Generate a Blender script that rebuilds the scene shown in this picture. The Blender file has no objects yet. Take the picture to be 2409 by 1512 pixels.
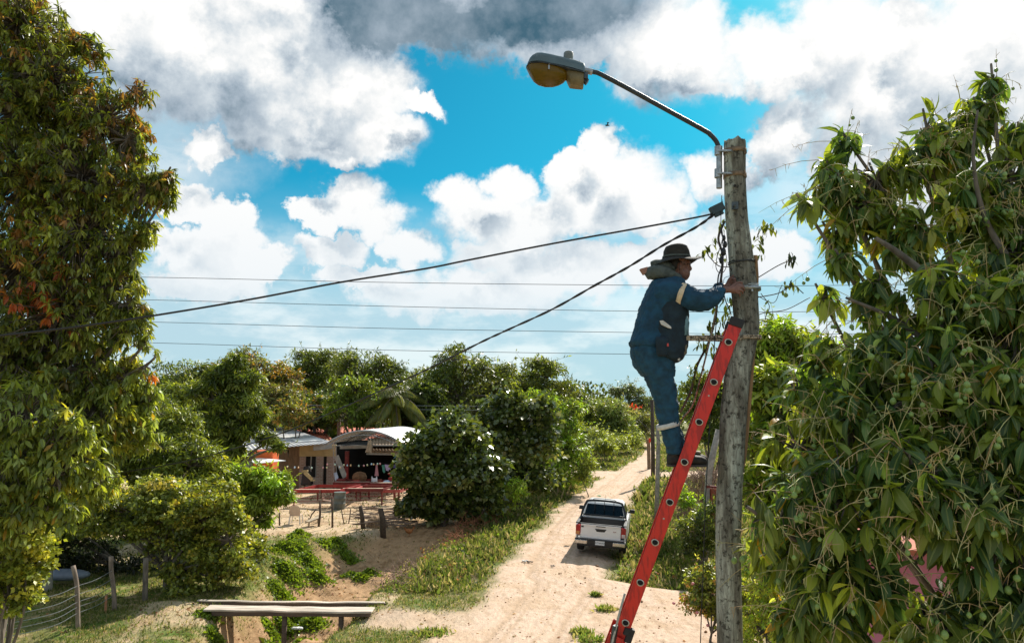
import bpy, math, random
import numpy as np
from mathutils import Vector, Matrix
random.seed(5); rng = np.random.default_rng(11)
C = bpy.context.scene.collection
scene = bpy.context.scene
PI = math.pi
# ------------------------------------------------------------------ camera
CAMH = 5.2; FD = 1720.0; PITCH = math.atan((945-756)/FD)
cp, sp = math.cos(PITCH), math.sin(PITCH)
def ray(u, v):
    x = (u-1204.5)/FD; yu = (756-v)/FD
    return np.array([x, cp-yu*sp, sp+yu*cp])
def P(u, v, Y):
    d = ray(u, v); t = Y/d[1]
    return np.array([d[0]*t, Y, CAMH+d[2]*t])
def G(u, v, z=0.0):
    d = ray(u, v); t = (z-CAMH)/d[2]
    return np.array([d[0]*t, d[1]*t, z])
cam_d = bpy.data.cameras.new('camera'); cam = bpy.data.objects.new('camera', cam_d); C.objects.link(cam)
cam.location = (0, 0, CAMH); cam.rotation_euler = (PI/2+PITCH, 0, 0)
cam_d.sensor_width = 36; cam_d.lens = 36*FD/2409; cam_d.clip_end = 6000; cam_d.clip_start = 0.05
scene.camera = cam
# ------------------------------------------------------------------ noise
_perm = rng.random((64, 64, 64)).astype(np.float32)
def vnoise(p):
    p = np.asarray(p, dtype=np.float64); i = np.floor(p).astype(int); f = p-i; f = f*f*(3-2*f)
    r = 0
    for dx in (0, 1):
        wx = f[..., 0] if dx else 1-f[..., 0]
        for dy in (0, 1):
            wy = f[..., 1] if dy else 1-f[..., 1]
            for dz in (0, 1):
                wz = f[..., 2] if dz else 1-f[..., 2]
                r = r+wx*wy*wz*_perm[(i[..., 0]+dx) % 64, (i[..., 1]+dy) % 64, (i[..., 2]+dz) % 64]
    return r
def fbm(p, o=4):
    p = np.asarray(p, dtype=np.float64); s = 0; a = .5; t = 0
    for k in range(o):
        s = s+a*vnoise(p*(2**k)+17.3*k); t += a; a *= .5
    return s/t
def fbm2(x, y, sc, o=4, seed=0.):
    return fbm(np.stack([np.asarray(x)*sc, np.asarray(y)*sc, np.zeros_like(np.asarray(x, dtype=float))+seed], -1), o)
def sstep(a, b, x):
    t = np.clip((x-a)/(b-a), 0, 1); return t*t*(3-2*t)
# ------------------------------------------------------------------ materials
def newmat(name):
    m = bpy.data.materials.new(name); m.use_nodes = True
    nt = m.node_tree; nt.nodes.clear(); return m, nt
def N(nt, t, **k):
    n = nt.nodes.new(t)
    for a, b in k.items():
        if a.startswith('i_'): n.inputs[a[2:].replace('_', ' ')].default_value = b
        else: setattr(n, a, b)
    return n
def col4(c): return (c[0], c[1], c[2], 1)
def mat(name, c, rough=.6, metal=0., var=.25, scale=6., bump=.0, c2=None, stretch=(1, 1, 1), spec=.5, lo=.35, hi=.65, detail=5., trans=0.):
    m, nt = newmat(name); L = nt.links.new
    out = N(nt, 'ShaderNodeOutputMaterial'); b = N(nt, 'ShaderNodeBsdfPrincipled')
    b.inputs['Roughness'].default_value = rough; b.inputs['Metallic'].default_value = metal
    b.inputs['Specular IOR Level'].default_value = spec
    tc = N(nt, 'ShaderNodeTexCoord'); mp = N(nt, 'ShaderNodeMapping'); mp.inputs['Scale'].default_value = stretch
    L(tc.outputs['Object'], mp.inputs['Vector'])
    nz = N(nt, 'ShaderNodeTexNoise'); nz.inputs['Scale'].default_value = scale; nz.inputs['Detail'].default_value = detail
    L(mp.outputs['Vector'], nz.inputs['Vector'])
    rp = N(nt, 'ShaderNodeValToRGB'); rp.color_ramp.elements[0].position = lo; rp.color_ramp.elements[1].position = hi
    if c2 is None: c2 = tuple(x*(1-var) for x in c)
    rp.color_ramp.elements[0].color = col4(c2); rp.color_ramp.elements[1].color = col4(c)
    L(nz.outputs['Fac'], rp.inputs['Fac']); L(rp.outputs['Color'], b.inputs['Base Color'])
    if bump > 0:
        bp = N(nt, 'ShaderNodeBump'); bp.inputs['Strength'].default_value = bump; bp.inputs['Distance'].default_value = .02
        L(nz.outputs['Fac'], bp.inputs['Height']); L(bp.outputs['Normal'], b.inputs['Normal'])
    if trans > 0:
        tr = N(nt, 'ShaderNodeBsdfTranslucent'); mx = N(nt, 'ShaderNodeMixShader'); mx.inputs[0].default_value = trans
        L(rp.outputs['Color'], tr.inputs['Color']); L(b.outputs[0], mx.inputs[1]); L(tr.outputs[0], mx.inputs[2]); L(mx.outputs[0], out.inputs[0])
    else: L(b.outputs[0], out.inputs[0])
    return m
def leafmat(name, trans=.45, rough=.42, spec=.5, rib=True, tr_gain=(1.9, 1.9, .9)):
    m, nt = newmat(name); L = nt.links.new
    out = N(nt, 'ShaderNodeOutputMaterial'); b = N(nt, 'ShaderNodeBsdfPrincipled')
    b.inputs['Roughness'].default_value = rough; b.inputs['Specular IOR Level'].default_value = spec
    at = N(nt, 'ShaderNodeAttribute'); at.attribute_name = 'Col'
    src = at.outputs['Color']
    if rib:
        gt = N(nt, 'ShaderNodeMath', operation='GREATER_THAN'); gt.inputs[1].default_value = .86
        L(at.outputs['Alpha'], gt.inputs[0])
        mu = N(nt, 'ShaderNodeMix', data_type='RGBA'); mu.inputs[7].default_value = (.30, .34, .10, 1)
        f = N(nt, 'ShaderNodeMath', operation='MULTIPLY'); f.inputs[1].default_value = .55
        L(gt.outputs[0], f.inputs[0]); L(f.outputs[0], mu.inputs[0]); L(src, mu.inputs[6]); src = mu.outputs[2]
    L(src, b.inputs['Base Color'])
    vm = N(nt, 'ShaderNodeVectorMath', operation='MULTIPLY'); vm.inputs[1].default_value = tr_gain
    L(src, vm.inputs[0]); tr = N(nt, 'ShaderNodeBsdfTranslucent'); L(vm.outputs[0], tr.inputs['Color'])
    mx = N(nt, 'ShaderNodeMixShader'); mx.inputs[0].default_value = trans
    L(b.outputs[0], mx.inputs[1]); L(tr.outputs[0], mx.inputs[2]); L(mx.outputs[0], out.inputs[0])
    return m
# ------------------------------------------------------------------ objects
def tag(o, label=None, cat=None, group=None, kind=None):
    if label: o['label'] = label
    if cat: o['category'] = cat
    if group: o['group'] = group
    if kind: o['kind'] = kind
    return o
def thing(name, label, cat, loc=(0, 0, 0), group=None, rot=(0, 0, 0)):
    o = bpy.data.objects.new(name, None); C.objects.link(o); o.location = loc; o.rotation_euler = rot
    o.empty_display_size = .1
    return tag(o, label, cat, group)
def link(name, me, parent=None, local=False):
    o = bpy.data.objects.new(name, me); C.objects.link(o)
    if parent is not None:
        o.parent = parent
        if not local:
            bpy_m = Matrix.Translation(parent_world(parent)) @ parent.rotation_euler.to_matrix().to_4x4()
            o.matrix_parent_inverse = bpy_m.inverted()
    return o
def parent_world(p):
    v = Vector(p.location)
    return v
class MB:
    def __init__(s): s.v = []; s.f = []; s.m = []
    def add(s, vs, fs, mi=0):
        b = len(s.v); s.v += [tuple(map(float, x)) for x in vs]
        for f in fs: s.f.append(tuple(b+i for i in f)); s.m.append(mi)
        return s
    def box(s, c, d, R=None, mi=0, taper=1.0):
        vs = []
        for z in (-1, 1):
            t = taper if z > 0 else 1
            for x, y in ((-1, -1), (1, -1), (1, 1), (-1, 1)):
                p = Vector((x*d[0]/2*t, y*d[1]/2*t, z*d[2]/2))
                if R is not None: p = R @ p
                vs.append(p+Vector(c))
        return s.add(vs, [(3, 2, 1, 0), (4, 5, 6, 7), (0, 1, 5, 4), (1, 2, 6, 5), (2, 3, 7, 6), (3, 0, 4, 7)], mi)
    def bar(s, a, b, w, t, up=(0, 0, 1), mi=0):
        a = Vector(a); b = Vector(b); z = (b-a).normalized(); x = z.cross(Vector(up))
        if x.length < 1e-4: x = Vector((1, 0, 0))
        x.normalize(); y = z.cross(x); R = Matrix((x, y, z)).transposed()
        return s.box((a+b)/2, (w, t, (b-a).length), R, mi)
    def tube(s, pts, r, n=8, mi=0, cap=True, fl=1.0):
        pts = [Vector(p) for p in pts]; K = len(pts)
        if not hasattr(r, '__len__'): r = [r]*K
        t0 = (pts[1]-pts[0]).normalized(); nx = t0.orthogonal().normalized(); vs = []
        for i, p in enumerate(pts):
            t = (pts[min(i+1, K-1)]-pts[max(i-1, 0)]).normalized()
            nx = (nx-t*nx.dot(t)); nx = nx.normalized() if nx.length > 1e-6 else t.orthogonal().normalized()
            ny = t.cross(nx)
            for k in range(n):
                a = 2*PI*k/n; vs.append(p+nx*math.cos(a)*r[i]+ny*math.sin(a)*r[i]*fl)
        fs = [(i*n+k, i*n+(k+1) % n, (i+1)*n+(k+1) % n, (i+1)*n+k) for i in range(K-1) for k in range(n)]
        if cap: fs += [tuple(range(n))[::-1], tuple((K-1)*n+k for k in range(n))]
        return s.add(vs, fs, mi)
    def ell(s, c, r, R=None, nu=14, nv=9, mi=0):
        vs = [];
        for j in range(nv+1):
            th = PI*j/nv
            for i in range(nu):
                ph = 2*PI*i/nu
                p = Vector((r[0]*math.sin(th)*math.cos(ph), r[1]*math.sin(th)*math.sin(ph), r[2]*math.cos(th)))
                if R is not None: p = R @ p
                vs.append(p+Vector(c))
        fs = [(j*nu+i, (j+1)*nu+i, (j+1)*nu+(i+1) % nu, j*nu+(i+1) % nu) for j in range(nv) for i in range(nu)]
        return s.add(vs, fs, mi)
    def prism(s, poly, d, mi=0):   # poly: list of 3d points, d: extrusion vector
        n = len(poly); a = [Vector(p) for p in poly]; d = Vector(d)
        return s.add(a+[p+d for p in a], [tuple(range(n))[::-1], tuple(range(n, 2*n))]+[(i, (i+1) % n, n+(i+1) % n, n+i) for i in range(n)], mi)
    def loft(s, rings, mi=0, cap=True):
        n = len(rings[0]); vs = [p for r in rings for p in r]; K = len(rings)
        fs = [(i*n+k, i*n+(k+1) % n, (i+1)*n+(k+1) % n, (i+1)*n+k) for i in range(K-1) for k in range(n)]
        if cap: fs += [tuple(range(n))[::-1], tuple((K-1)*n+k for k in range(n))]
        return s.add(vs, fs, mi)
    def build(s, name, mats, parent=None, smooth=False, local=False, bevel=0, remesh=0, sm_it=0, auto=None):
        me = bpy.data.meshes.new(name); me.from_pydata(s.v, [], s.f)
        if not isinstance(mats, (list, tuple)): mats = [mats]
        for m in mats: me.materials.append(m)
        me.polygons.foreach_set('material_index', s.m)
        if smooth: me.polygons.foreach_set('use_smooth', [True]*len(s.f))
        me.update(); import bmesh
        bm = bmesh.new(); bm.from_mesh(me)
        if remesh == 0: bmesh.ops.remove_doubles(bm, verts=bm.verts, dist=1e-5)
        bmesh.ops.recalc_face_normals(bm, faces=bm.faces); bm.to_mesh(me); bm.free()
        o = link(name, me, parent, local)
        if bevel:
            b = o.modifiers.new('b', 'BEVEL'); b.width = bevel; b.segments = 2; b.limit_method = 'ANGLE'; b.angle_limit = math.radians(40)
        if remesh:
            r = o.modifiers.new('r', 'REMESH'); r.mode = 'VOXEL'; r.voxel_size = remesh; r.use_smooth_shade = True
            if sm_it:
                q = o.modifiers.new('s', 'SMOOTH'); q.iterations = sm_it; q.factor = .5
        if auto is not None:
            me.polygons.foreach_set('use_smooth', [True]*len(me.polygons))
            q = o.modifiers.new('e', 'EDGE_SPLIT'); q.split_angle = math.radians(auto)
        return o
def np_mesh(name, V, F, m, col=None, parent=None, smooth=False):
    me = bpy.data.meshes.new(name); V = np.ascontiguousarray(V, dtype=np.float32); F = np.ascontiguousarray(F, dtype=np.int32)
    n, k = F.shape
    me.vertices.add(len(V)); me.vertices.foreach_set('co', V.ravel())
    me.loops.add(n*k); me.loops.foreach_set('vertex_index', F.ravel())
    me.polygons.add(n); me.polygons.foreach_set('loop_start', np.arange(0, n*k, k, dtype=np.int32))
    try: me.polygons.foreach_set('loop_total', np.full(n, k, dtype=np.int32))
    except Exception: pass
    if smooth: me.polygons.foreach_set('use_smooth', np.ones(n, dtype=bool))
    if col is not None:
        a = me.attributes.new('Col', 'FLOAT_COLOR', 'POINT'); a.data.foreach_set('color', np.ascontiguousarray(col, dtype=np.float32).ravel())
    me.materials.append(m); me.update(calc_edges=True)
    return link(name, me, parent)
def nrm(a): return a/(np.linalg.norm(a, axis=-1, keepdims=True)+1e-9)
# leaf templates: verts (x along, y side, z), faces, rib
def leaf_hi():
    xs = [0, .12, .35, .62, .85, 1.]; ws = [.015, .07, .13, .125, .06, .0]; V = []; rib = []
    for x, w in zip(xs, ws):
        V += [(x, -w, .035*w/.13), (x, 0, 0), (x, w, .035*w/.13)]; rib += [0, 1, 0]
    F = []
    for i in range(5): F += [(3*i, 3*i+3, 3*i+4, 3*i+1), (3*i+1, 3*i+4, 3*i+5, 3*i+2)]
    return np.array(V), np.array(F), np.array(rib, float)
def leaf_lo(w=.15, mid=.45):
    V = np.array([(0, 0, 0), (mid, -w, .03), (1, 0, 0), (mid, w, .03), (mid, 0, -.01)])
    return V, np.array([(0, 1, 2, 4), (0, 4, 2, 3)]), np.array([0, 0, 0, 0, 0.])
def leaf_md(w=.14):
    xs = [0, .4, .75, 1.]; ws = [.02, w, w*.75, .0]; V = []
    for x, q in zip(xs, ws): V += [(x, -q, .03), (x, 0, 0), (x, q, .03)]
    F = []
    for i in range(3): F += [(3*i, 3*i+3, 3*i+4, 3*i+1), (3*i+1, 3*i+4, 3*i+5, 3*i+2)]
    return np.array(V), np.array(F), np.array([0, 0, 0]*4, float)
def leaves(tp, pos, d, up, L, droop, colr, wmul=None):
    V, F, rib = tp; M = len(pos); d = nrm(d); s = nrm(np.cross(up, d)); n = np.cross(d, s)
    if wmul is None: wmul = np.ones(M)
    x = V[:, 0][None, :, None]; y = V[:, 1][None, :, None]*wmul[:, None, None]; z = V[:, 2][None, :, None]
    L = L[:, None, None]; dr = droop[:, None, None]
    W = pos[:, None, :]+L*(x*(1-.25*dr*x)*d[:, None, :]+y*s[:, None, :]+(z-dr*x*x)*n[:, None, :])
    FF = (F[None]+np.arange(M)[:, None, None]*len(V)).reshape(-1, F.shape[1])
    cc = np.concatenate([np.repeat(colr[:, None, :], len(V), 1), np.broadcast_to(rib[None, :, None], (M, len(V), 1))], -1)
    return W.reshape(-1, 3), FF, cc.reshape(-1, 4)
def twigs(Pp, R, n=4):
    M, K, _ = Pp.shape; t = nrm(Pp[:, -1]-Pp[:, 0]); a = np.tile(np.array([.31, .2, .93]), (M, 1)); nx = nrm(np.cross(t, a)); ny = np.cross(t, nx)
    an = np.arange(n)*2*PI/n
    off = np.cos(an)[None, :, None]*nx[:, None, :]+np.sin(an)[None, :, None]*ny[:, None, :]
    V = Pp[:, :, None, :]+R[:, :, None, None]*off[:, None, :, :]
    F = []
    for i in range(K-1):
        for k in range(n): F.append((i*n+k, i*n+(k+1) % n, (i+1)*n+(k+1) % n, (i+1)*n+k))
    F = np.array(F)[None]+np.arange(M)[:, None, None]*K*n
    return V.reshape(-1, 3), F.reshape(-1, 4)
def cat(parts):
    V = []; F = []; Cc = []; b = 0
    for p in parts:
        V.append(p[0]); F.append(p[1]+b); b += len(p[0])
        if len(p) > 2: Cc.append(p[2])
    return np.concatenate(V), np.concatenate(F), (np.concatenate(Cc) if Cc else None)
def curve_pts(pts, k=6):
    """Catmull-Rom"""
    pts = [np.array(p, float) for p in pts]; q = [2*pts[0]-pts[1]]+pts+[2*pts[-1]-pts[-2]]; out = []
    for i in range(1, len(q)-2):
        for j in range(k):
            t = j/k; a, b, c, d = q[i-1], q[i], q[i+1], q[i+2]
            out.append(.5*((2*b)+(-a+c)*t+(2*a-5*b+4*c-d)*t*t+(-a+3*b-3*c+d)*t**3))
    out.append(pts[-1]); return out
def text_mesh(txt, size, m, name, parent, M, ext=.002):
    cu = bpy.data.curves.new(name+'_f', 'FONT'); cu.body = txt; cu.size = size; cu.extrude = ext; cu.align_x = 'CENTER'; cu.align_y = 'CENTER'
    o = bpy.data.objects.new(name+'_f', cu); C.objects.link(o)
    dg = bpy.context.evaluated_depsgraph_get(); me = bpy.data.meshes.new_from_object(o.evaluated_get(dg)); bpy.data.objects.remove(o)
    me.transform(M); me.materials.clear(); me.materials.append(m); me.name = name
    return link(name, me, parent, True)
# ------------------------------------------------------------------ sun + world
SUN = Vector((0.55, 1.05, 0.98)).normalized()
el = math.asin(SUN.z); azs = math.atan2(SUN.x, SUN.y)
sd = bpy.data.lights.new('sun', 'SUN'); sd.energy = 5.0; sd.angle = math.radians(.53); sd.color = (1, .93, .82)
so = bpy.data.objects.new('sun', sd); C.objects.link(so); so.rotation_euler = SUN.to_track_quat('Z', 'Y').to_euler(); so.location = (8, -5, 30)
scene.view_settings.view_transform = 'Standard'; scene.view_settings.look = 'None'; scene.view_settings.exposure = 0.58; scene.view_settings.gamma = 1
w = bpy.data.worlds.new('World'); scene.world = w; w.use_nodes = True
nt = w.node_tree; nt.nodes.clear(); L = nt.links.new
def M_(op, a, b=None, c=None, clamp=False):
    n = nt.nodes.new('ShaderNodeMath'); n.operation = op; n.use_clamp = clamp
    for i, x in enumerate((a, b, c)):
        if x is None: continue
        if isinstance(x, (int, float)): n.inputs[i].default_value = x
        else: L(x, n.inputs[i])
    return n.outputs[0]
def VM(op, a, b=None, c=None):
    n = nt.nodes.new('ShaderNodeVectorMath'); n.operation = op
    for i, x in enumerate((a, b, c)):
        if x is None: continue
        if isinstance(x, tuple): n.inputs[i].default_value = x
        else: L(x, n.inputs[i])
    return n.outputs['Value'] if op in ('LENGTH', 'DISTANCE', 'DOT_PRODUCT') else n.outputs[0]
def NZ(vec, scale, detail=4, rough=.5):
    n = nt.nodes.new('ShaderNodeTexNoise'); n.inputs['Scale'].default_value = scale; n.inputs['Detail'].default_value = detail; n.inputs['Roughness'].default_value = rough
    L(vec, n.inputs['Vector']); return n
def MIX(f, a, b):
    n = nt.nodes.new('ShaderNodeMix'); n.data_type = 'RGBA'
    if isinstance(f, (int, float)): n.inputs[0].default_value = f
    else: L(f, n.inputs[0])
    for i, x in ((6, a), (7, b)):
        if isinstance(x, tuple): n.inputs[i].default_value = col4(x)
        else: L(x, n.inputs[i])
    return n.outputs[2]
def SM(x, a, b):
    n = nt.nodes.new('ShaderNodeMapRange'); n.interpolation_type = 'SMOOTHSTEP'; L(x, n.inputs[0]); n.inputs[1].default_value = a; n.inputs[2].default_value = b
    return n.outputs[0]
sky = nt.nodes.new('ShaderNodeTexSky'); sky.sky_type = 'NISHITA'; sky.sun_disc = False; sky.sun_elevation = el; sky.sun_rotation = azs
sky.air_density = 1.0; sky.dust_density = .6; sky.ozone_density = 2.0
tcn = nt.nodes.new('ShaderNodeTexCoord'); D0 = VM('NORMALIZE', tcn.outputs['Generated'])
sx = nt.nodes.new('ShaderNodeSeparateXYZ'); L(D0, sx.inputs[0])
az = M_('ARCTAN2', sx.outputs['X'], sx.outputs['Y']); elv = M_('ARCSINE', sx.outputs['Z'])
cx = nt.nodes.new('ShaderNodeCombineXYZ'); L(az, cx.inputs[0]); L(elv, cx.inputs[1]); Q = cx.outputs[0]
w1 = NZ(D0, 7., 9, .62); w2 = NZ(D0, 26., 6, .6)
warp = VM('SUBTRACT', w1.outputs['Color'], (.5, .5, .5)); warp = VM('MULTIPLY', warp, (.14, .12, 0))
warp2 = VM('MULTIPLY', VM('SUBTRACT', w2.outputs['Color'], (.5, .5, .5)), (.055, .05, 0))
Qw = VM('ADD', VM('ADD', Q, warp), warp2)
def ae(u, v):
    d = ray(u, v); d = d/np.linalg.norm(d); return math.atan2(d[0], d[1]), math.asin(d[2])
def blob(u, v, ru, rv, gain=1., q=None):
    a, e = ae(u, v); s = VM('SUBTRACT', q or Qw, (a, e, 0)); s = VM('MULTIPLY', s, (FD/ru*.97, FD/rv*.97, 0))
    ln = VM('LENGTH', s); return M_('MULTIPLY_ADD', ln, -gain, gain)
# cloud masses at their directions in the sky (azimuth, elevation)
CL = [(200,60,190,120),(420,110,260,160),(620,130,230,150),(800,200,170,130),(860,330,120,70),(720,300,160,90),(640,250,120,90),(980,255,55,30),
      (760,340,80,40),(800,385,48,24),(500,345,70,40),(1100,20,420,115),(760,30,250,110),(1380,60,300,95),
      (1560,130,190,110),(1640,100,100,90),(1620,190,90,40),(1800,130,120,80),(1860,160,80,60),(1830,320,75,110),(1960,110,120,130),
      (2060,230,200,140),(2250,170,240,180),(2340,60,120,130),(2120,60,90,60),(2300,400,260,160),(2000,360,90,100),
      (1410,360,62,62),(1330,410,75,60),(1480,430,120,85),(1540,480,90,80),(1400,500,180,80),(1290,520,90,60),
      (1180,445,65,48),(1070,470,60,45),(1150,520,130,75),(1230,570,100,50),
      (820,475,80,55),(735,510,60,40),(885,530,80,50),(960,585,65,38),(770,585,100,40),(870,645,120,32),
      (450,460,55,45),(520,510,70,55),(470,570,130,60),(590,615,70,40),
      (1650,620,120,90),(1700,420,90,70),(1560,640,160,50),(1100,690,260,55),(1300,640,200,60),(480,660,120,40),(1150,610,120,45),(1790,590,120,60)]
f = None
for c in CL:
    b = blob(*c); f = b if f is None else M_('MAXIMUM', f, b)
Q2 = VM('ADD', Qw, (.018, .055, 0)); f2 = None
for c in CL:
    b = blob(*c, q=Q2); f2 = b if f2 is None else M_('MAXIMUM', f2, b)
under = M_('SUBTRACT', M_('MAXIMUM', f2, -.1), M_('MAXIMUM', f, -.1))      # >0 on the undersides
gen = M_('SUBTRACT', NZ(D0, 2.2, 8, .6).outputs['Fac'], .50)      # clouds of the rest of the sky
behind = SM(M_('ABSOLUTE', az), .72, .95); high = SM(elv, .58, .75)
msk = M_('MAXIMUM', behind, high); gen = M_('MULTIPLY', gen, 2.5)
inv = M_('SUBTRACT', 1., msk); f = M_('ADD', M_('MULTIPLY', f, inv), M_('MULTIPLY', gen, msk))
edge = M_('ADD', f, M_('MULTIPLY', M_('SUBTRACT', w2.outputs['Fac'], .5), .55))
softn = NZ(D0, 3.1, 3, .5).outputs['Fac']; alpha = M_('ADD', M_('MULTIPLY', SM(edge, -.05, .20), SM(softn, .35, .6)), M_('MULTIPLY', SM(edge, -.22, .42), M_('SUBTRACT', 1., SM(softn, .35, .6))))
# veil: thin white haze low in the sky and between the clouds on the right
veil_n = NZ(D0, 3.5, 6, .6).outputs['Fac']
low = SM(elv, .30, -.02); rightv = M_('MULTIPLY', SM(az, .22, .5), .45)
veil = M_('MULTIPLY', M_('ADD', M_('MULTIPLY', low, .95), rightv), SM(veil_n, .05, .7), clamp=True); vlow = SM(elv, .30, .09); veil = M_('MAXIMUM', veil, M_('MULTIPLY', vlow, .90))
# relief: compare the field noise with itself a step towards the sun
Dsh = VM('ADD', D0, (.012, 0., .022)); w1b = NZ(Dsh, 7., 9, .62); w2b = NZ(Dsh, 26., 6, .6)
rel = M_('ADD', M_('MULTIPLY', M_('SUBTRACT', w1.outputs['Fac'], w1b.outputs['Fac']), 1.9), M_('MULTIPLY', M_('SUBTRACT', w2.outputs['Fac'], w2b.outputs['Fac']), .7))
thick = SM(f, .05, .75)
shade = M_('ADD', M_('ADD', M_('MULTIPLY', thick, .33), M_('MULTIPLY', under, .95)), M_('ADD', rel, .04), clamp=False)
DK = [(1120,-20,430,150,2.4),(880,10,170,90,1.6),(1400,0,200,80,1.6),(1180,60,200,50,.8),(1330,-20,330,125,1.5),(830,20,150,95,1.0),(2160,10,120,60,.9),(380,200,260,80,.4),(560,60,120,60,.5),(600,300,190,45,.4),(780,350,150,28,.5),(1560,205,120,22,.7),
      (860,560,160,30,.6),(1130,560,120,30,.6),(1400,520,150,30,.35),(500,560,130,30,.6),(2150,200,60,60,.5),(1800,440,140,36,.35),(200,40,150,60,.6)]
for (u, v, ru, rv, g) in DK:
    k = SM(blob(u, v, ru, rv), -.25, .8); shade = M_('ADD', shade, M_('MULTIPLY', k, g*.42))
cap = M_('MULTIPLY_ADD', w1.outputs['Fac'], 1.5, .34); cap = M_('ADD', cap, M_('MULTIPLY', M_('SUBTRACT', w2.outputs['Fac'], .5), .35)); shade = M_('MULTIPLY', M_('MAXIMUM', M_('MINIMUM', shade, cap), 0.), M_('SUBTRACT', 1., M_('MULTIPLY', SM(elv, .33, .14), .45)))
n = nt.nodes.new('ShaderNodeValToRGB'); cr = n.color_ramp; L(M_('MULTIPLY', shade, .8), n.inputs[0])
cr.elements[0].position = .0; cr.elements[0].color = (.745, .74, .73, 1)
cr.elements[1].position = 1.; cr.elements[1].color = (.045, .105, .15, 1)
for q_, c_ in ((.18, (.62, .64, .65)), (.36, (.46, .51, .55)), (.62, (.29, .35, .41))):
    e = cr.elements.new(q_); e.color = col4(c_)
cloud = n.outputs[0]
skc = VM('MULTIPLY', sky.outputs[0], SKY_TINT if 'SKY_TINT' in globals() else (.005, .064, .070))
skm = VM('ADD', skc, (0., .0, .0))
# clear sky: cyan, paler to the horizon
for (u, v, ru, rv, g) in ((330, 330, 330, 170, .75), (1500, 620, 300, 160, .6), (1250, 560, 200, 90, .35), (600, 620, 500, 130, .6), (2000, 500, 420, 260, .7)):
    veil = M_('MAXIMUM', veil, M_('MULTIPLY', SM(blob(u, v, ru, rv), 0, .8), g))
lwv = VM('MULTIPLY', D0, (1., 1., 2.6)); lwn = NZ(lwv, 6.5, 7, .6).outputs['Fac']; hz = MIX(SM(lwn, .42, .62), (.40, .53, .60), (.64, .69, .71)); base = MIX(veil, skm, hz)
lowc = SM(elv, .33, .10); cloud = MIX(M_('MULTIPLY', lowc, .55), cloud, (.55, .62, .67)); skyc = MIX(M_('MULTIPLY', alpha, M_('SUBTRACT', 1., M_('MULTIPLY', SM(elv, .17, .02), .8))), base, cloud)
dn = SM(sx.outputs['Z'], 0., -.05); skyc = MIX(dn, skyc, (.22, .2, .15))
bg = nt.nodes.new('ShaderNodeBackground'); L(skyc, bg.inputs[0]); bg.inputs[1].default_value = .92
ow = nt.nodes.new('ShaderNodeOutputWorld'); L(bg.outputs[0], ow.inputs[0])
w.cycles.sampling_method = 'MANUAL'; w.cycles.sample_map_resolution = 512
# ------------------------------------------------------------------ terrain
RL = [(1000,1512),(1040,1475),(1080,1440),(1150,1380),(1200,1310),(1260,1250),(1330,1180),(1390,1140),(1425,1118),(1455,1105),(1492,1080),(1515,1060),(1518,1040),(1519,1010)]
RR = [(1790,1512),(1760,1440),(1640,1395),(1440,1355),(1436,1300),(1462,1230),(1480,1180),(1500,1150),(1535,1125),(1545,1105),(1545,1080),(1545,1060),(1530,1040),(1526,1010)]
gl = np.array([G(*a) for a in RL]); gr = np.array([G(*a) for a in RR])
def road_l(y): return np.interp(y, gl[:, 1], gl[:, 0])
def road_r(y): return np.interp(y, gr[:, 1], gr[:, 0])
DY = np.array([5, 18.4, 24, 29, 35, 42, 50, 60]); DX = np.array([-6.0, -5.7, -5.4, -4.0, -2.9, -1.8, -1, 0])
def ditch(x, y):
    c = np.interp(y, DY, DX); wob = (fbm2(x, y, .7, 3, 3.)-.5)*1.3
    d = np.abs(x-c+wob*.6)
    depth = 1.35*(1-.5*sstep(20, 25, y))*(1-sstep(27, 32.5, y)); k = .80+.35*sstep(20, 25, y)-.3*sstep(25, 30, y)
    return depth*(1-sstep(.9, 2.25, d/k)), sstep(2.3, 1.2, d/k)*(1-sstep(32, 40, y))
def tz(x, y):
    x = np.asarray(x, float); y = np.asarray(y, float)
    dd, _ = ditch(x, y)
    h = (fbm2(x, y, .45, 3, 1.)-.5)*.22+(fbm2(x, y, 2.2, 3, 5.)-.5)*.07
    rm = sstep(-.4, .4, x-road_l(y))*sstep(-.4, .4, road_r(y)-x)
    h = h*(1-.75*rm)
    # tyre ruts along the road
    cxr = (road_l(y)*.55+np.minimum(road_r(y), road_l(y)+4.2)*.45)
    for o in (-.75, .75): h = h-.035*np.exp(-((x-cxr-o+.15*np.sin(y*.23))/.16)**2)*rm
    h = h-dd+dd*(fbm2(x, y, 1.3, 3, 8.)-.5)*.55
    # sandy mounds on the left bank of the ditch, heap in the yard
    for (mx, my, mr, mh) in ((-8.0, 24.5, .8, .28), (-7.4, 26.8, .7, .28), (-8.9, 21.5, 1.2, .2), (-8.5, 18.8, 1.0, .22), (-3.1, 18.9, .8, .10)):
        h = h+mh*np.exp(-(((x-mx)**2+(y-my)**2)/mr**2))
    # verge dips to the right of the road
    h = h-.30*sstep(.6, 2.6, x-road_r(y)+1.6)*sstep(20, 23, y)*(1-sstep(38, 46, y))
    # far away gently rising under the trees
    return h*(1-sstep(90, 140, y))
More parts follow.
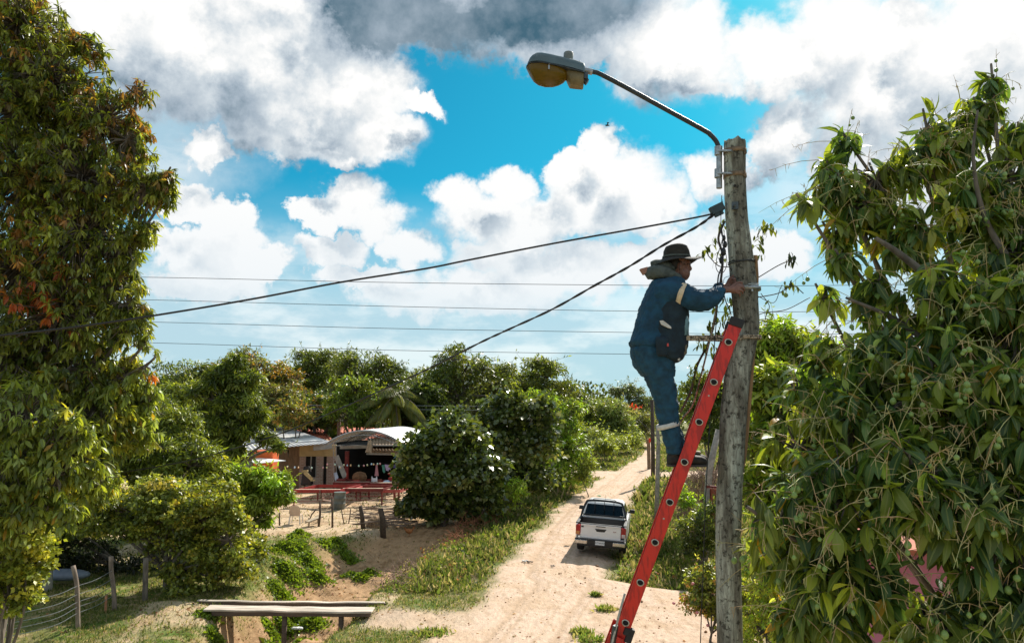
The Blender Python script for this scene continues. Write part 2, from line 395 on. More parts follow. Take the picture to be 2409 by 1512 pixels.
def masks(x, y):
    wob = (fbm2(x, y, 1.1, 4, 2.)-.5)*1.1
    road = sstep(-.35, .45, x-road_l(y)+wob)*sstep(-.35, .45, road_r(y)-x+wob)
    cross = sstep(0, .8, 2.9-np.abs(y-53.2+wob))*sstep(-.5, .5, x+30)
    road = np.maximum(road, cross)
    path = sstep(0, .6, .9-np.abs(y-18.3+wob*.4))*sstep(-3.9, -3.2, x)*(x < 3)   # worn footpath from the footbridge to the road
    road = np.maximum(road, path*.85)
    yard = sstep(28.6, 30, y+wob)*sstep(-4.3, -5.3, x-(y-30)*.08+wob)*(y < 60)*sstep(-34, -30, x)
    yard = np.maximum(yard, sstep(.58, .70, fbm2(x, y, .6, 4, 9.))*.75*(x < -3)*(y < 30))
    return road, yard, ditch(x, y)[1]
ys = np.concatenate([np.linspace(-40, 9, 12), 10*np.exp(np.arange(0, 520)*.0058), ]); y0 = ys[-1]
ys = np.concatenate([ys, y0*np.exp(np.arange(1, 60)*.055)])
xs_ = np.sinh(np.linspace(-6.2, 6.2, 760))*.0 + np.sign(np.linspace(-1, 1, 760))*(np.abs(np.linspace(-1, 1, 760))**1.0*26+np.abs(np.linspace(-1, 1, 760))**9*3000)
X, Y = np.meshgrid(xs_, ys); Z = tz(X, Y)
road, yard, dit = masks(X, Y)
grassy = np.clip(1-np.maximum(road, np.maximum(yard, dit)), 0, 1)
n1 = fbm2(X, Y, 1.4, 4, 4.); n2 = fbm2(X, Y, 6., 4, 6.)
def lerp(a, b, t): return a*(1-t[..., None])+np.array(b)*t[..., None]
cg = lerp(np.tile([.16, .165, .05], X.shape+(1,)), (.11, .16, .03), sstep(.4, .6, n1)); cg = lerp(cg, (.46, .32, .18), sstep(.52, .7, n2)*.6)
cg = lerp(cg, (.62, .46, .31), yard*(.75+.25*n2)); cg = lerp(cg, (.30, .17, .08), yard*sstep(.52, .75, n1)*.55)
cg = lerp(cg, (.46, .29, .16), dit); cg = lerp(cg, (.30, .18, .09), dit*sstep(.48, .72, n2))
cg = lerp(cg, (.62, .46, .345), road); cg = lerp(cg, (.55, .39, .26), road*sstep(.5, .7, n1)*.6); n3 = fbm2(X*2.5+Y*.5, Y*.6, 3.2, 4, 12.); cg = lerp(cg, (.44, .30, .19), road*sstep(.55, .72, n3)*.55); cxr_ = (road_l(Y)*.55+np.minimum(road_r(Y), road_l(Y)+4.2)*.45); cg = lerp(cg, (.47, .33, .22), road*(Y < 60)*.8*sum(np.exp(-((X-cxr_-o+.15*np.sin(Y*.23)+(fbm2(X, Y, .8, 2, 21.)-.5)*.25)/w_)**2) for o, w_ in ((-.75, .10), (.75, .10), (-.42, .04), (1.05, .04), (.35, .03))))
col = np.concatenate([np.clip(cg, 0, 1), road[..., None]], -1)
ny_, nx_ = X.shape; idx = np.arange(ny_*nx_).reshape(ny_, nx_)
F = np.stack([idx[:-1, :-1], idx[:-1, 1:], idx[1:, 1:], idx[1:, :-1]], -1).reshape(-1, 4)
gm, gnt = newmat('ground_soil'); GL = gnt.links.new
o_ = N(gnt, 'ShaderNodeOutputMaterial'); b_ = N(gnt, 'ShaderNodeBsdfPrincipled'); b_.inputs['Roughness'].default_value = .95; b_.inputs['Specular IOR Level'].default_value = .15
a_ = N(gnt, 'ShaderNodeAttribute'); a_.attribute_name = 'Col'; t_ = N(gnt, 'ShaderNodeTexCoord')
z1 = N(gnt, 'ShaderNodeTexNoise'); z1.inputs['Scale'].default_value = 9; z1.inputs['Detail'].default_value = 9; z1.inputs['Roughness'].default_value = .7
mp1 = N(gnt, 'ShaderNodeMapping'); mp1.inputs['Scale'].default_value = (1, .45, 1); mp1.inputs['Rotation'].default_value = (0, 0, .2); GL(t_.outputs['Object'], mp1.inputs['Vector']); GL(mp1.outputs[0], z1.inputs['Vector'])
rp1 = N(gnt, 'ShaderNodeMapRange'); rp1.inputs[1].default_value = .3; rp1.inputs[2].default_value = .7; rp1.inputs[3].default_value = .72; rp1.inputs[4].default_value = 1.16
GL(z1.outputs['Fac'], rp1.inputs[0]); v1 = N(gnt, 'ShaderNodeVectorMath', operation='SCALE'); GL(a_.outputs['Color'], v1.inputs[0]); GL(rp1.outputs[0], v1.inputs['Scale'])
vo = N(gnt, 'ShaderNodeTexVoronoi'); vo.inputs['Scale'].default_value = 3.2; GL(t_.outputs['Object'], vo.inputs['Vector'])
sp_ = N(gnt, 'ShaderNodeMapRange'); sp_.inputs[1].default_value = .05; sp_.inputs[2].default_value = .12; sp_.inputs[3].default_value = .6; sp_.inputs[4].default_value = 1.; GL(vo.outputs['Distance'], sp_.inputs[0])
v2 = N(gnt, 'ShaderNodeVectorMath', operation='SCALE'); GL(v1.outputs[0], v2.inputs[0]); GL(sp_.outputs[0], v2.inputs['Scale'])
GL(v2.outputs[0], b_.inputs['Base Color'])
bp_ = N(gnt, 'ShaderNodeBump'); bp_.inputs['Strength'].default_value = .8; bp_.inputs['Distance'].default_value = .06; GL(z1.outputs['Fac'], bp_.inputs['Height']); GL(bp_.outputs[0], b_.inputs['Normal']); GL(b_.outputs[0], o_.inputs[0])
V = np.stack([X, Y, Z], -1).reshape(-1, 3)
tag(np_mesh('ground', V, F, gm, col.reshape(-1, 4), smooth=True), kind='structure')
def tz1(x, y): return float(tz(np.array([x]), np.array([y]))[0])
# ------------------------------------------------------------------ vegetation
LM = leafmat('leaf', .42, .40, .5, rib=True, tr_gain=(2.0, 1.85, .6))
LMf = leafmat('leaf_far', .36, .42, .5, rib=False, tr_gain=(1.9, 1.75, .6))
LMg = leafmat('leaf_glossy', .26, .30, .8, rib=False, tr_gain=(2.0, 1.9, .6))
GRM = leafmat('grass_blade', .5, .6, .2, rib=False, tr_gain=(1.5, 1.5, .9))
BARK = mat('bark', (.20, .165, .13), .9, scale=14, bump=.8, var=.55, stretch=(1, 1, .3))
BARKD = mat('bark_dark', (.11, .085, .065), .9, scale=14, bump=.8, var=.5, stretch=(1, 1, .3))
MANGO = mat('mango_skin', (.22, .33, .08), .4, var=.25, scale=9)
STEM = mat('flower_stem', (.46, .47, .18), .6, c2=(.46, .30, .15), scale=3, lo=.4, hi=.6, var=.2)
SUNV = np.array(SUN)
def pick(pal, n):
    w_ = np.array([p[3] if len(p) > 3 else 1. for p in pal]); k = rng.choice(len(pal), n, p=w_/w_.sum())
    return np.array([p[:3] for p in pal])[k]
def rdir(n): return nrm(rng.normal(size=(n, 3)))
def bl(Y, *lst):   # blobs given as (u, v, r, dY) about a depth Y -> world centre, radius
    out = []
    for b in lst:
        dy = b[3] if len(b) > 3 else 0; c = P(b[0], b[1], Y+dy); out.append((c, b[2]*(Y+dy)/FD, b[4] if len(b) > 4 else 1.))
    return out
def wood(blobs, base, r0, extra=None, kinks=.12, fork=.35, lr=.55, ext=.5):
    """trunk from the ground to a fork, a limb to each blob centre"""
    cs = np.array([b[0] for b in blobs]); top = cs.mean(0); parts = []
    base = np.array(base, float); fk = base+(top-base)*fork; fk[:2] += rng.normal(size=2)*kinks*.5
    p = np.array(curve_pts([base, (base+fk)/2+rng.normal(size=3)*kinks*.4, fk], 4)); parts.append(twigs(p[None], np.linspace(r0*1.25, r0*.8, len(p))[None], 10))
    for c, r, _ in blobs:
        mid = (fk+c)/2+rng.normal(size=3)*kinks+np.array([0, 0, .1*np.linalg.norm(c-fk)])
        p = np.array(curve_pts([fk, mid, c, c+nrm(c-fk)*r*ext], 5)); parts.append(twigs(p[None], (np.linspace(1, .12, len(p))**1.5*r0*lr+.004)[None], 7))
    return parts, fk
def pufftree(name, label, blobs, base, pal, nleaf=6000, L=.28, r0=.18, puff=.33, pden=1., droop=.3, tp=None, m=None, group=None, cat_='tree', wmul=1., hang=.55, barkm=None, shell=.35, sq=.85, loc=None, grow=1.12, gain=1.8):
    """tree whose crown is many small puffs of leaves on limbs; uneven outline, gaps between puffs"""
    tp = tp or leaf_lo(); m = m or LMf
    blobs = [(c, r*grow*.92, w_) for c, r, w_ in blobs]; L = L*1.08; nleaf = int(nleaf*1.5)
    ch = []
    for c, r, w_ in blobs:
        for d_ in rdir(6):
            if d_[2] > -.5: ch.append((c+d_*r*rng.uniform(.65, .95)*np.array([1, 1, .9]), r*rng.uniform(.3, .5), w_*1.6))
    blobs = blobs+ch; nb0 = len(blobs)-len(ch)
    pos = []; dr = []; cl = []; tw = []
    tot = sum(b[1]**2*b[2] for b in blobs)
    for c, r, wt in blobs:
        k = max(4, int(20*pden)); dd = rdir(k*2); dd = dd[dd[:, 2] > -.75][:k]; k = len(dd)
        pr = r*puff*rng.uniform(.45, 1.25, k); pc = c+dd*(r*rng.uniform(.5, 1.02, k))[:, None]*np.array([1, 1, sq])
        tw.append((np.stack([np.tile(c, (k, 1)), (c+pc)/2+rng.normal(size=(k, 3))*r*.08, pc], 1), np.tile([[r*.045, r*.03, r*.012]], (k, 1))))
        n = int(nleaf*r*r*wt/tot); j = rng.integers(0, k, n); q = rdir(n); q[:, 2] = np.abs(q[:, 2])*.9-.25*(rng.random(n))
        q = nrm(q); rad = pr[j]*rng.uniform(shell, 1.08, n)**.6
        pos.append(pc[j]+q*rad[:, None]*np.array([1.15, 1.15, .8])); dr.append(nrm(q*.7+rng.normal(size=(n, 3))*.6+np.array([0, 0, -hang])))
        tone = pick(pal, k); tone = tone*rng.uniform(.75, 1.25, (k, 1)); cc = tone[j]*.75+pick(pal, n)*.25; cl.append(cc*gain*rng.uniform(.5, 1.5, (n, 1)))
    pos = np.concatenate(pos); dr = np.concatenate(dr); cl = np.concatenate(cl); n = len(pos)
    up = nrm(rng.normal(size=(n, 3))*.75+np.array([0, 0, 1.]))
    V, F, cc = leaves(tp, pos, dr, up, L*rng.uniform(.6, 1.3, n), np.full(n, droop)*rng.uniform(0, 1.5, n), np.clip(cl, 0, 1), np.full(n, wmul))
    # loose sprays and bare twig ends breaking the outline
    c0_ = np.array([b_[0] for b_ in blobs]); r0_ = np.array([b_[1] for b_ in blobs]); nt_ = 50; j = rng.integers(0, len(c0_), nt_); d_ = rdir(nt_); d_[:, 2] = np.abs(d_[:, 2]); a_ = c0_[j]+d_*(r0_[j]*.9)[:, None]
    tl_ = rng.uniform(1.5, 4.5, nt_)[:, None]*L*.9; e_ = a_+nrm(d_+rng.normal(size=(nt_, 3))*.4)*tl_; tw.append((np.stack([a_, (a_+e_)/2+rng.normal(size=(nt_, 3))*L*.15, e_], 1), np.tile([[L*.035, L*.025, L*.012]], (nt_, 1))))
    js = np.repeat(np.arange(nt_), 7); t_ = rng.uniform(.2, 1., len(js))[:, None]; ps = a_[js]*(1-t_)+e_[js]*t_; k7 = len(js)
    V2, F2_, c2_ = leaves(tp, ps, nrm(rng.normal(size=(k7, 3))+np.array([0, 0, -.2])), rdir(k7), L*rng.uniform(.6, 1.2, k7), np.full(k7, droop), np.clip(pick(pal, k7)*gain*rng.uniform(.6, 1.4, (k7, 1)), 0, 1), np.full(k7, wmul))
    V, F, cc = cat([(V, F, cc), (V2, F2_, c2_)])
    base = np.array(base, float)
    root = thing(name, label, cat_, base, group)
    tr, fk = wood(blobs[:nb0], base, r0); tr += [twigs(a, b, 5) for a, b in tw]
    VV, FF, _ = cat(tr); np_mesh('trunk', VV, FF, barkm or BARK, None, root, True)
    np_mesh('crown', V, F, m, cc, root)
    return root
def gz(u, v, Y):
    p = P(u, v, Y); return (p[0], Y, tz1(p[0], Y)-.15)
DKG = (.034, .052, .010); MG = (.076, .100, .016); LG = (.155, .185, .028); YG = (.27, .26, .04); OR = (.24, .13, .03); RU = (.16, .055, .016); OL = (.10, .11, .025); BRT = (.17, .265, .025)
# --- far tree line, big round mango trees
far_mango = [(DKG[0], DKG[1], DKG[2], 3), (*MG, 3), (*OL, 2), (*LG, .6)]
far_or = [(*DKG, 2), (*MG, 2), (*OR, 2.4), (*OL, 2)]
FT = [
 ('round green tree at the left end of the far tree line', 62, [(430,915,58),(395,940,50),(470,930,42),(430,985,70)], far_mango, 430),
 ('dark tree with orange new growth behind the roof, highest of the left cluster', 66, [(618,898,62,0,1.2),(575,880,50),(655,925,55),(600,960,80),(540,900,50)], far_or, 610),
 ('dull green rounded tree in the far line, second right of the orange tinged one', 72, [(738,880,52),(705,905,45),(775,920,45),(740,960,70)], far_mango, 740),
 ('wide dark tree behind the small street lamp', 68, [(855,885,58),(905,910,52),(815,880,40),(930,950,50),(860,960,80)], far_mango, 865),
 ('tallest dark mango tree in the middle of the far tree line', 56, [(1090,880,62),(1040,915,60),(1150,915,58),(1085,960,95),(1010,970,60),(1165,980,50)], far_mango, 1090),
 ('rounded dark tree right of the tallest mango tree', 58, [(1270,905,54),(1225,925,52),(1315,945,48),(1270,985,72),(1200,975,50)], far_mango, 1270),
 ('dark green tree filling the gap behind the curved white roof', 52, [(990,1000,50),(1040,1020,60),(1000,950,40),(960,960,35)], [(*DKG, 4), (*MG, 1)], 1000),
 ('dark tree behind the grey metal roof', 54, [(745,975,55),(700,990,45),(790,990,45)], [(*DKG, 3), (*MG, 1), (*OR, .4)], 745),
]
FT += [('low olive tree filling the line between the two leftmost far trees', 82, [(510,915,52),(480,940,40),(540,950,44)], far_mango, 510),
 ('hazy dark tree in the dip left of the wide dark tree', 84, [(795,885,48),(770,920,40),(830,930,44)], far_mango, 795),
 ('low dark tree in the dip left of the tallest mango tree', 80, [(965,925,50),(935,945,40),(995,950,44)], far_mango, 965),
 ('dark tree bridging the tallest mango tree and its right neighbour', 76, [(1185,915,44),(1160,950,40),(1215,960,40)], far_mango, 1185),
 ('low dark tree at the right end of the far tree line', 74, [(1350,965,32),(1375,985,26),(1330,1000,40)], far_mango, 1350)]
for lab, Y, bs, pal, u in FT:
    pufftree('mango_tree', lab, bl(Y, *[(b[0], b[1]-6)+tuple(b[2:]) for b in bs]), gz(u, 1000, Y), pal, nleaf=11000, grow=1.2, L=.34, r0=.35, group='mango trees of the far tree line', droop=.3, puff=.36, sq=.9)
pufftree('leafy_tree', 'bright lime green tree right behind the small street lamp', bl(50, (838,918,36), (800,950,30), (870,940,34), (820,980,40), (880,985,36)), gz(838, 1000, 50), [(*LG, 2), (*BRT, 2), (*MG, 2)], 5000, .3, .2, puff=.4, gain=1.2)
pufftree('leafy_tree', 'small olive tree with brownish top beside the metal roof', bl(47, (690,975,28), (665,990,24), (715,990,22)), gz(690, 1000, 47), [(*OL, 2), (*MG, 1), (*OR, 1.2)], 2600, .26, .12)
pufftree('leafy_tree', 'greyish olive scrub tree in front of the orange tinged tree', bl(52, (640,940,38), (600,960,36), (680,940,30), (560,960,36), (610,1000,36)), gz(630, 1000, 52), [(*OL, 2), (.12, .10, .04, 2), (*MG, 1)], 5000, .28, .15)
# --- palm
def palm(u, v, Y, n=24, R=2.9):
    c = P(u, v, Y); base = gz(u, v, Y); root = thing('palm_tree', 'palm tree with drooping yellow green fronds behind the white vault roof', 'palm tree', base)
    p = np.array(curve_pts([base, ((base[0]+c[0])/2+.2, Y, c[2]*.5), c], 6)); VV, FF = twigs(p[None], np.linspace(.19, .13, len(p))[None], 9); np_mesh('trunk', VV, FF, BARK, None, root, True)
    V = []; F = []; cc = []; pts = []; dr = []; ups = []; Ls = []; tw = []
    for i in range(n):
        a = 2*PI*i/n+rng.uniform(-.2, .2); e0 = rng.uniform(-.5, 1.4); rr = R*rng.uniform(.8, 1.1); q = []
        for k in range(9):
            t = k/8; q.append(c+np.array([math.cos(a)*rr*t*math.cos(e0*(1-.3*t)), math.sin(a)*rr*t*math.cos(e0*(1-.3*t)), rr*(math.sin(e0)*t-1.1*t*t*(.55+.3*math.sin(e0)))]))
        q = np.array(q); tw.append(q)
        for k in range(44):
            t = .12+.88*k/44; j = min(int(t*8), 7); pp = q[j]*(1-(t*8-j))+q[j+1]*(t*8-j); tg = nrm(q[j+1]-q[j]); sd_ = nrm(np.cross(tg, [0, 0, 1]))
            for s in (-1, 1):
                pts.append(pp); dr.append(nrm(sd_*s+tg*.6+np.array([0, 0, -.55]))); Ls.append(.75*math.sin(PI*min(1, t*.85+.12))+.1)
    M = len(pts); v_, f_, c_ = leaves(leaf_lo(.05, .4), np.array(pts), np.array(dr), np.tile([0, 0, 1.], (M, 1)), np.array(Ls), np.full(M, .4), pick([(*YG, 2), (*LG, 2), (.2, .24, .06, 2)], M)*.75)
    np_mesh('crown', v_, f_, LMf, c_, root); a_, b_ = twigs(np.array(tw), np.tile(np.linspace(.03, .008, 9), (n, 1)), 4); np_mesh('frond_stalks', a_, b_, BARK, None, root)
    return root
palm(928, 935, 50)
# --- trees along the far road
ft = [(.11, .15, .05, 2), (.15, .19, .06, 2), (*MG, 1), (.17, .15, .07, .7)]
pufftree('feathery_tree', 'pale feathery green tree beside the far end of the dirt road', bl(76, (1425,960,34), (1455,975,34), (1400,985,30), (1430,1010,44), (1470,1015,30)), gz(1430, 1000, 76), ft, 9000, .3, .2, puff=.4, droop=.2)
pufftree('acacia_tree', 'thin crowned tree rising above the far end of the road', bl(105, (1475,925,26), (1500,935,28), (1450,925,18), (1520,950,26), (1500,970,30)), gz(1490, 1000, 105), [(.07, .09, .04, 2), (.10, .11, .05, 1)], 3500, .4, .25, puff=.3)
fl = pufftree('flame_tree', 'low tree with a patch of red blossom beyond the worker', bl(85, (1505,985,26), (1490,1000,24), (1525,1005,30), (1500,1030,30)), gz(1505, 1000, 85), [(.10, .12, .04, 2), (.14, .13, .05, 1)], 3000, .3, .15)
fb = [P(1494+random.gauss(0, 8), 957+random.gauss(0, 3)+i % 3, 83.5) for i in range(40)]
v_, f_, c_ = leaves(leaf_lo(.4), np.array(fb), rdir(40), rdir(40), np.full(40, .24), np.full(40, .2), np.tile([.65, .07, .03], (40, 1)))
np_mesh('blossom', v_, f_, LMf, c_, fl)
for i, (u, v, r, Y, lab) in enumerate([(1400,1035,26,62,'low bush with pale leaves left of the far road'), (1440,1045,24,66,'leafy bush just past the crossing, left verge'), (1475,1040,18,72,'roadside bush nearest the far end of the road'), (1420,1050,20,60,'whitish leaved shrub low by the crossing')]):
    pufftree('roadside_bush', lab, bl(Y, (u, v, r), (u+r, v+6, r*.8), (u-r*.8, v+4, r*.8)), gz(u, v, Y), [(*LG, 2), (*MG, 1), (.22, .26, .14, .6)], 1800, .26, .05, cat_='bush')
# far hedge closing the horizon behind the trees
def mass(name, label, pts, n, L, pal, m=LMf, tp=None):
    j = rng.integers(0, len(pts), n); c = np.array([p[0] for p in pts])[j]; r = np.array([p[1] for p in pts])[j]
    q = rdir(n); q[:, 2] = np.abs(q[:, 2]); po = c+q*(r*rng.uniform(.75, 1.05, n))[:, None]
    v_, f_, c_ = leaves(tp or leaf_lo(.3), po, nrm(q+rng.normal(size=(n, 3))*.6), rdir(n), L*rng.uniform(.6, 1.4, n), np.full(n, .2), pick(pal, n)*rng.uniform(.7, 1.3, (n, 1)))
    return tag(np_mesh(name, v_, f_, m, c_), label, 'woodland', kind='stuff')
pts = []
for k in range(120):
    a = -1.0+2.0*k/119; d = rng.uniform(112, 150); h = rng.uniform(4., 6.8)*(.72 if abs(a*.75-.17) < .05 else 1); pts.append((np.array([math.tan(a*.75)*d, d, h*.3]), h))
for k in range(90):
    a = rng.uniform(-.72, .06); d = rng.uniform(72, 100); h = rng.uniform(3., 5.); pts.append((np.array([math.tan(a)*d, d, h*.2]), h))
mass('woodland', 'distant woodland closing the horizon behind the trees', pts, 110000, .7, [(*DKG, 2), (*MG, 2), (.09, .12, .04, 2)])
# --- the central broad leaved trees (glossy, dark, white glare)
bp_ = [(.032, .048, .010, 3), (.050, .070, .016, 3), (.075, .09, .02, 1.8), (.15, .15, .05, .7)]
pufftree('broadleaf_tree', 'low dark tree with big glossy round leaves standing by the yard', bl(32, (1010,1060,60), (1070,1040,70), (985,1120,55), (1060,1120,75), (1120,1110,60), (1000,1170,40), (1130,1170,50), (1075,1000,36), (1070,975,14), (1060,1190,45), (975,1195,34), (1020,1215,30), (1090,1205,32), (960,1130,36), (1140,1205,26)), gz(1040, 1200, 32), bp_, 13000, .22, .13, puff=.55, tp=leaf_lo(.42, .4), m=LMg, droop=.35, hang=.4, barkm=BARKD, grow=.98)
pufftree('broadleaf_tree', 'taller dark broad leaved tree beside the dirt road', bl(36, (1180,980,55), (1245,985,55), (1150,1020,50), (1215,1060,75), (1270,1050,50), (1190,1120,60), (1255,1130,50), (1200,945,26)), gz(1220, 1180, 36), bp_, 12500, .23, .14, puff=.55, tp=leaf_lo(.42, .4), m=LMg, droop=.35, hang=.4, barkm=BARKD, grow=.98)
pufftree('leafy_tree', 'bright yellow green tree behind the dark broad leaved tree', bl(42, (1290,960,42), (1330,1000,45), (1290,1040,50), (1345,1050,42), (1310,1090,44), (1250,940,28), (1360,1085,28), (1370,1120,20), (1330,1130,26), (1290,1130,26), (1345,960,26)), gz(1310, 1120, 42), [(*BRT, 2), (.16, .28, .03, 2), (*LG, 2), (*MG, 3), (*DKG, 1.5)], 11000, .22, .13, puff=.4)
pufftree('shrub', 'light green shrub at the foot of the dark tree next to the verge', bl(33, (1200,1180,30), (1215,1150,26), (1170,1215,24), (1100,1215,22)), gz(1190, 1225, 33), [(*BRT, 2), (*LG, 2)], 2600, .16, .04, cat_='bush')
pufftree('shrub', 'small bright bush half hidden where the tree meets the crossing', bl(41, (1385,1100,16), (1365,1125,16)), gz(1380, 1130, 41), [(*LG, 2), (*MG, 2)], 900, .16, .03, cat_='bush')
# --- dry twiggy brush
def brush(name, label, blobs, base, n=260, c=BARK, L=.9):
    cs = np.array([b[0] for b in blobs]); rs = np.array([b[1] for b in blobs]); j = rng.integers(0, len(cs), n)
    a = cs[j]+rdir(n)*(rs[j]*.7)[:, None]; d = nrm(rng.normal(size=(n, 3))+np.array([0, 0, .3])); l_ = rng.uniform(.4, 1, n)[:, None]*L
    pp = np.stack([a, a+d*l_*.5+rng.normal(size=(n, 3))*.05, a+d*l_+np.array([0, 0, -.05])], 1)
    root = thing(name, label, 'brush', base)
    v_, f_ = twigs(pp, np.tile([[.009, .006, .003]], (n, 1)), 3); np_mesh('dry_stems', v_, f_, c, None, root); return root
DRY = mat('dry_stem', (.34, .22, .16), .9, var=.4, scale=2)
brush('brushwood_heap', 'tangle of dry purplish branches beside the leaning pole', bl(27, (1630,1150,40), (1665,1130,35), (1620,1200,40), (1650,1240,30)), gz(1640, 1250, 27), 900, DRY, 1.1)
brush('dry_weeds', 'dry reddish weeds on the ditch bank by the broad leaved tree', [(G(1140, 1235), .7, 1), (G(1100, 1255), .7, 1), (G(1170, 1225), .6, 1), (G(1075, 1280), .5, 1)], G(1120, 1245), 520, mat('dry_red_stem', (.36, .14, .07), .9, var=.4, scale=2), .7)
brush('dry_weeds', 'dry brown twigs hanging over the ditch right of the footbridge', [(G(905, 1385), .6, 1), (G(930, 1370), .5, 1), (G(960, 1345), .5, 1)], G(925, 1375), 260, DRY, .6)
# --- trees and bushes right of the road
pufftree('leafy_tree', 'dark tree between the worker and the pole, across the road', bl(33, (1655,920,42), (1680,960,45), (1640,980,36), (1690,1020,50), (1650,900,24), (1720,930,50)), gz(1680, 1060, 33), [(*DKG, 2), (*MG, 3), (*LG, 1)], 8000, .17, .12, puff=.38, tp=leaf_lo(.2))
pufftree('leafy_bush', 'shaded green bush below the dry branches', bl(23.5, (1640,1235,40), (1670,1270,36), (1640,1290,30), (1690,1200,30)), gz(1650, 1290, 23.5), [(*DKG, 2), (*MG, 2), (*LG, 1)], 4200, .12, .04, cat_='bush')
pufftree('leafy_bush', 'small sunlit bush low beside the ladder and the dry branches', bl(25, (1620,1180,20), (1655,1215,18)), gz(1630, 1260, 25), [(*BRT, 2), (*LG, 1)], 900, .14, .03, cat_='bush')
rb = pufftree('rose_bush', 'flowering rose bush at the pole foot on the sandy ground', bl(16.4, (1650,1375,40), (1690,1400,45), (1640,1420,36), (1700,1450,50), (1770,1420,60), (1660,1350,22)), gz(1680, 1480, 16.4), [(*MG, 3), (*LG, 2), (.26, .13, .08, .5), (.30, .30, .08, .8)], 7500, .075, .03, puff=.4, tp=leaf_lo(.3), cat_='bush')
for u, v in ((1585,1418),(1640,1440),(1665,1470),(1700,1395),(1630,1372)):
    m_ = MB(); m_.ell(P(u, v, 15.9), (.035, .035, .03)); m_.build('rose', FL_ if 'FL_' in globals() else globals().setdefault('FL_', mat('rose_petal', (.7, .25, .25), .6)), rb, True)
# --- foliage behind the front mango tree
pufftree('mango_tree', 'sunlit mango tree top rising behind the pole on the right', bl(17, (1850,800,60), (1900,830,70), (1800,835,45), (1850,880,80), (1920,900,80), (1780,900,60), (1780,980,70), (1850,990,80)), gz(1850, 1000, 17), [(*MG, 2), (*LG, 3), (*BRT, 2), (*DKG, 1)], 15000, .17, .16, puff=.36, tp=leaf_md(.12), droop=.5)
pufftree('mango_tree', 'bright green young tree close behind the pole', bl(9.5, (1830,940,75), (1800,1040,70), (1860,1060,90), (1790,1140,50), (1930,980,100), (2000,1100,120), (1850,1180,80)), gz(1900, 1200, 9.5), [(*LG, 2), (*BRT, 2), (*MG, 2), (*DKG, 1)], 8500, .15, .08, puff=.36, tp=leaf_md(.14), droop=.6)
pufftree('leafy_bush', 'yellow green bush at the bottom between pole and mango tree', bl(14.5, (1780,1380,50), (1830,1420,60), (1800,1480,60)), gz(1800, 1500, 14.5), [(*YG, 2), (*BRT, 3), (*LG, 1)], 4500, .09, .03, cat_='bush')
for lab, Y_, bs_ in (('leafy tree standing behind the pink house, nearest the near mango tree', 24, [(2350,900,120), (2480,860,130), (2600,950,150), (2420,1050,120)]), ('broad tree farther right behind the pink house', 32, [(2800,880,130), (2950,930,140), (2680,960,110), (2850,1030,130)]), ('dark tree far behind the right mango tree', 45, [(2200,900,80), (2300,930,80), (2100,940,70), (2200,1000,80)]), ('pale green tree right of the far dark tree', 55, [(2600,900,70), (2700,930,70), (2520,950,70), (2620,990,70)])):
    pufftree('leafy_tree', lab, bl(Y_, *bs_), gz(bs_[0][0], 1000, Y_), [(*MG, 3), (*LG, 2), (*DKG, 2)], 9000, .26, .2, group='trees behind the near mango tree')
# --- nearer left side
pufftree('leafy_tree', 'light green tree rising left of the leaning dark mango tree', bl(38, (400,960,55), (350,985,60), (445,1000,45), (380,1050,60), (310,950,50), (440,930,34)), gz(390, 1100, 38), [(*LG, 3), (*MG, 3), (*YG, 1), (*DKG, 1)], 9000, .24, .15, puff=.36, tp=leaf_md(.12), droop=.5)
pufftree('mango_tree', 'dark mango tree with a leaning top left of the metal roof', bl(31, (548,858,30), (520,890,40), (575,905,42), (500,940,52), (575,960,58), (520,1010,56), (580,1015,36), (630,1038,22), (655,1052,13,-2), (540,1075,48), (480,1070,50)), gz(530, 1150, 31), [(*DKG, 3), (*MG, 4), (*LG, 1.2), (*OL, 1)], 16000, .24, .2, puff=.36, tp=leaf_md(.12), droop=.5, grow=.98)
pufftree('mango_tree', 'bright green low mango branches hanging beside the red tables', bl(26, (640,1140,42), (600,1130,40), (660,1170,30), (610,1190,40), (570,1170,45), (620,1225,20), (545,1120,40)), gz(585, 1270, 26), [(*BRT, 2), (*LG, 3), (*MG, 2)], 9000, .20, .10, puff=.38, tp=leaf_md(.12), droop=.6, hang=.8, grow=.95)
pufftree('mango_tree', 'mid green mango tree in the middle of the left thicket', bl(25, (300,1090,80), (380,1050,80), (150,1130,80,1), (200,1060,80), (450,1100,80), (390,1130,70), (250,1020,70), (350,970,60), (480,1150,60), (420,1000,50)), gz(380, 1250, 25), [(*MG, 3), (*LG, 3), (*DKG, 2), (*YG, .5)], 20000, .19, .16, puff=.34, tp=leaf_md(.12), droop=.5)
pufftree('vine_hedge', 'thicket hedge overgrown by yellow green creeper behind the wire fence', bl(20.8, (240,1200,70), (320,1210,80), (400,1210,75), (470,1220,70), (420,1290,70), (470,1310,55), (540,1270,55), (550,1330,40), (370,1262,55), (440,1350,45), (520,1210,50), (260,1240,45), (200,1230,50,1), (590,1290,35,1), (570,1350,30), (500,1360,34), (230,1130,50,1), (160,1200,60,1), (380,1170,60,1), (490,1170,50,1), (430,1390,30,-.5)), gz(400, 1350, 20.8), [(*YG, 2), (.22, .25, .05, 2), (*LG, 3), (*MG, 4), (.35, .28, .05, .5)], 36000, .105, .1, puff=.36, tp=leaf_lo(.36, .45), droop=.3, cat_='hedge', gain=1.4)
pufftree('dark_thicket', 'deep shaded thicket behind the wire fence under the hedge', bl(23.5, (150,1260,70), (230,1320,60), (120,1340,60), (330,1350,60), (480,1340,60), (560,1300,50), (60,1250,80)), gz(300, 1350, 23.5), [(*DKG, 3), (*MG, 1)], 9000, .16, .08, cat_='hedge', gain=.45)  # leaf colour turned down to paint in the deep shade under the hedge
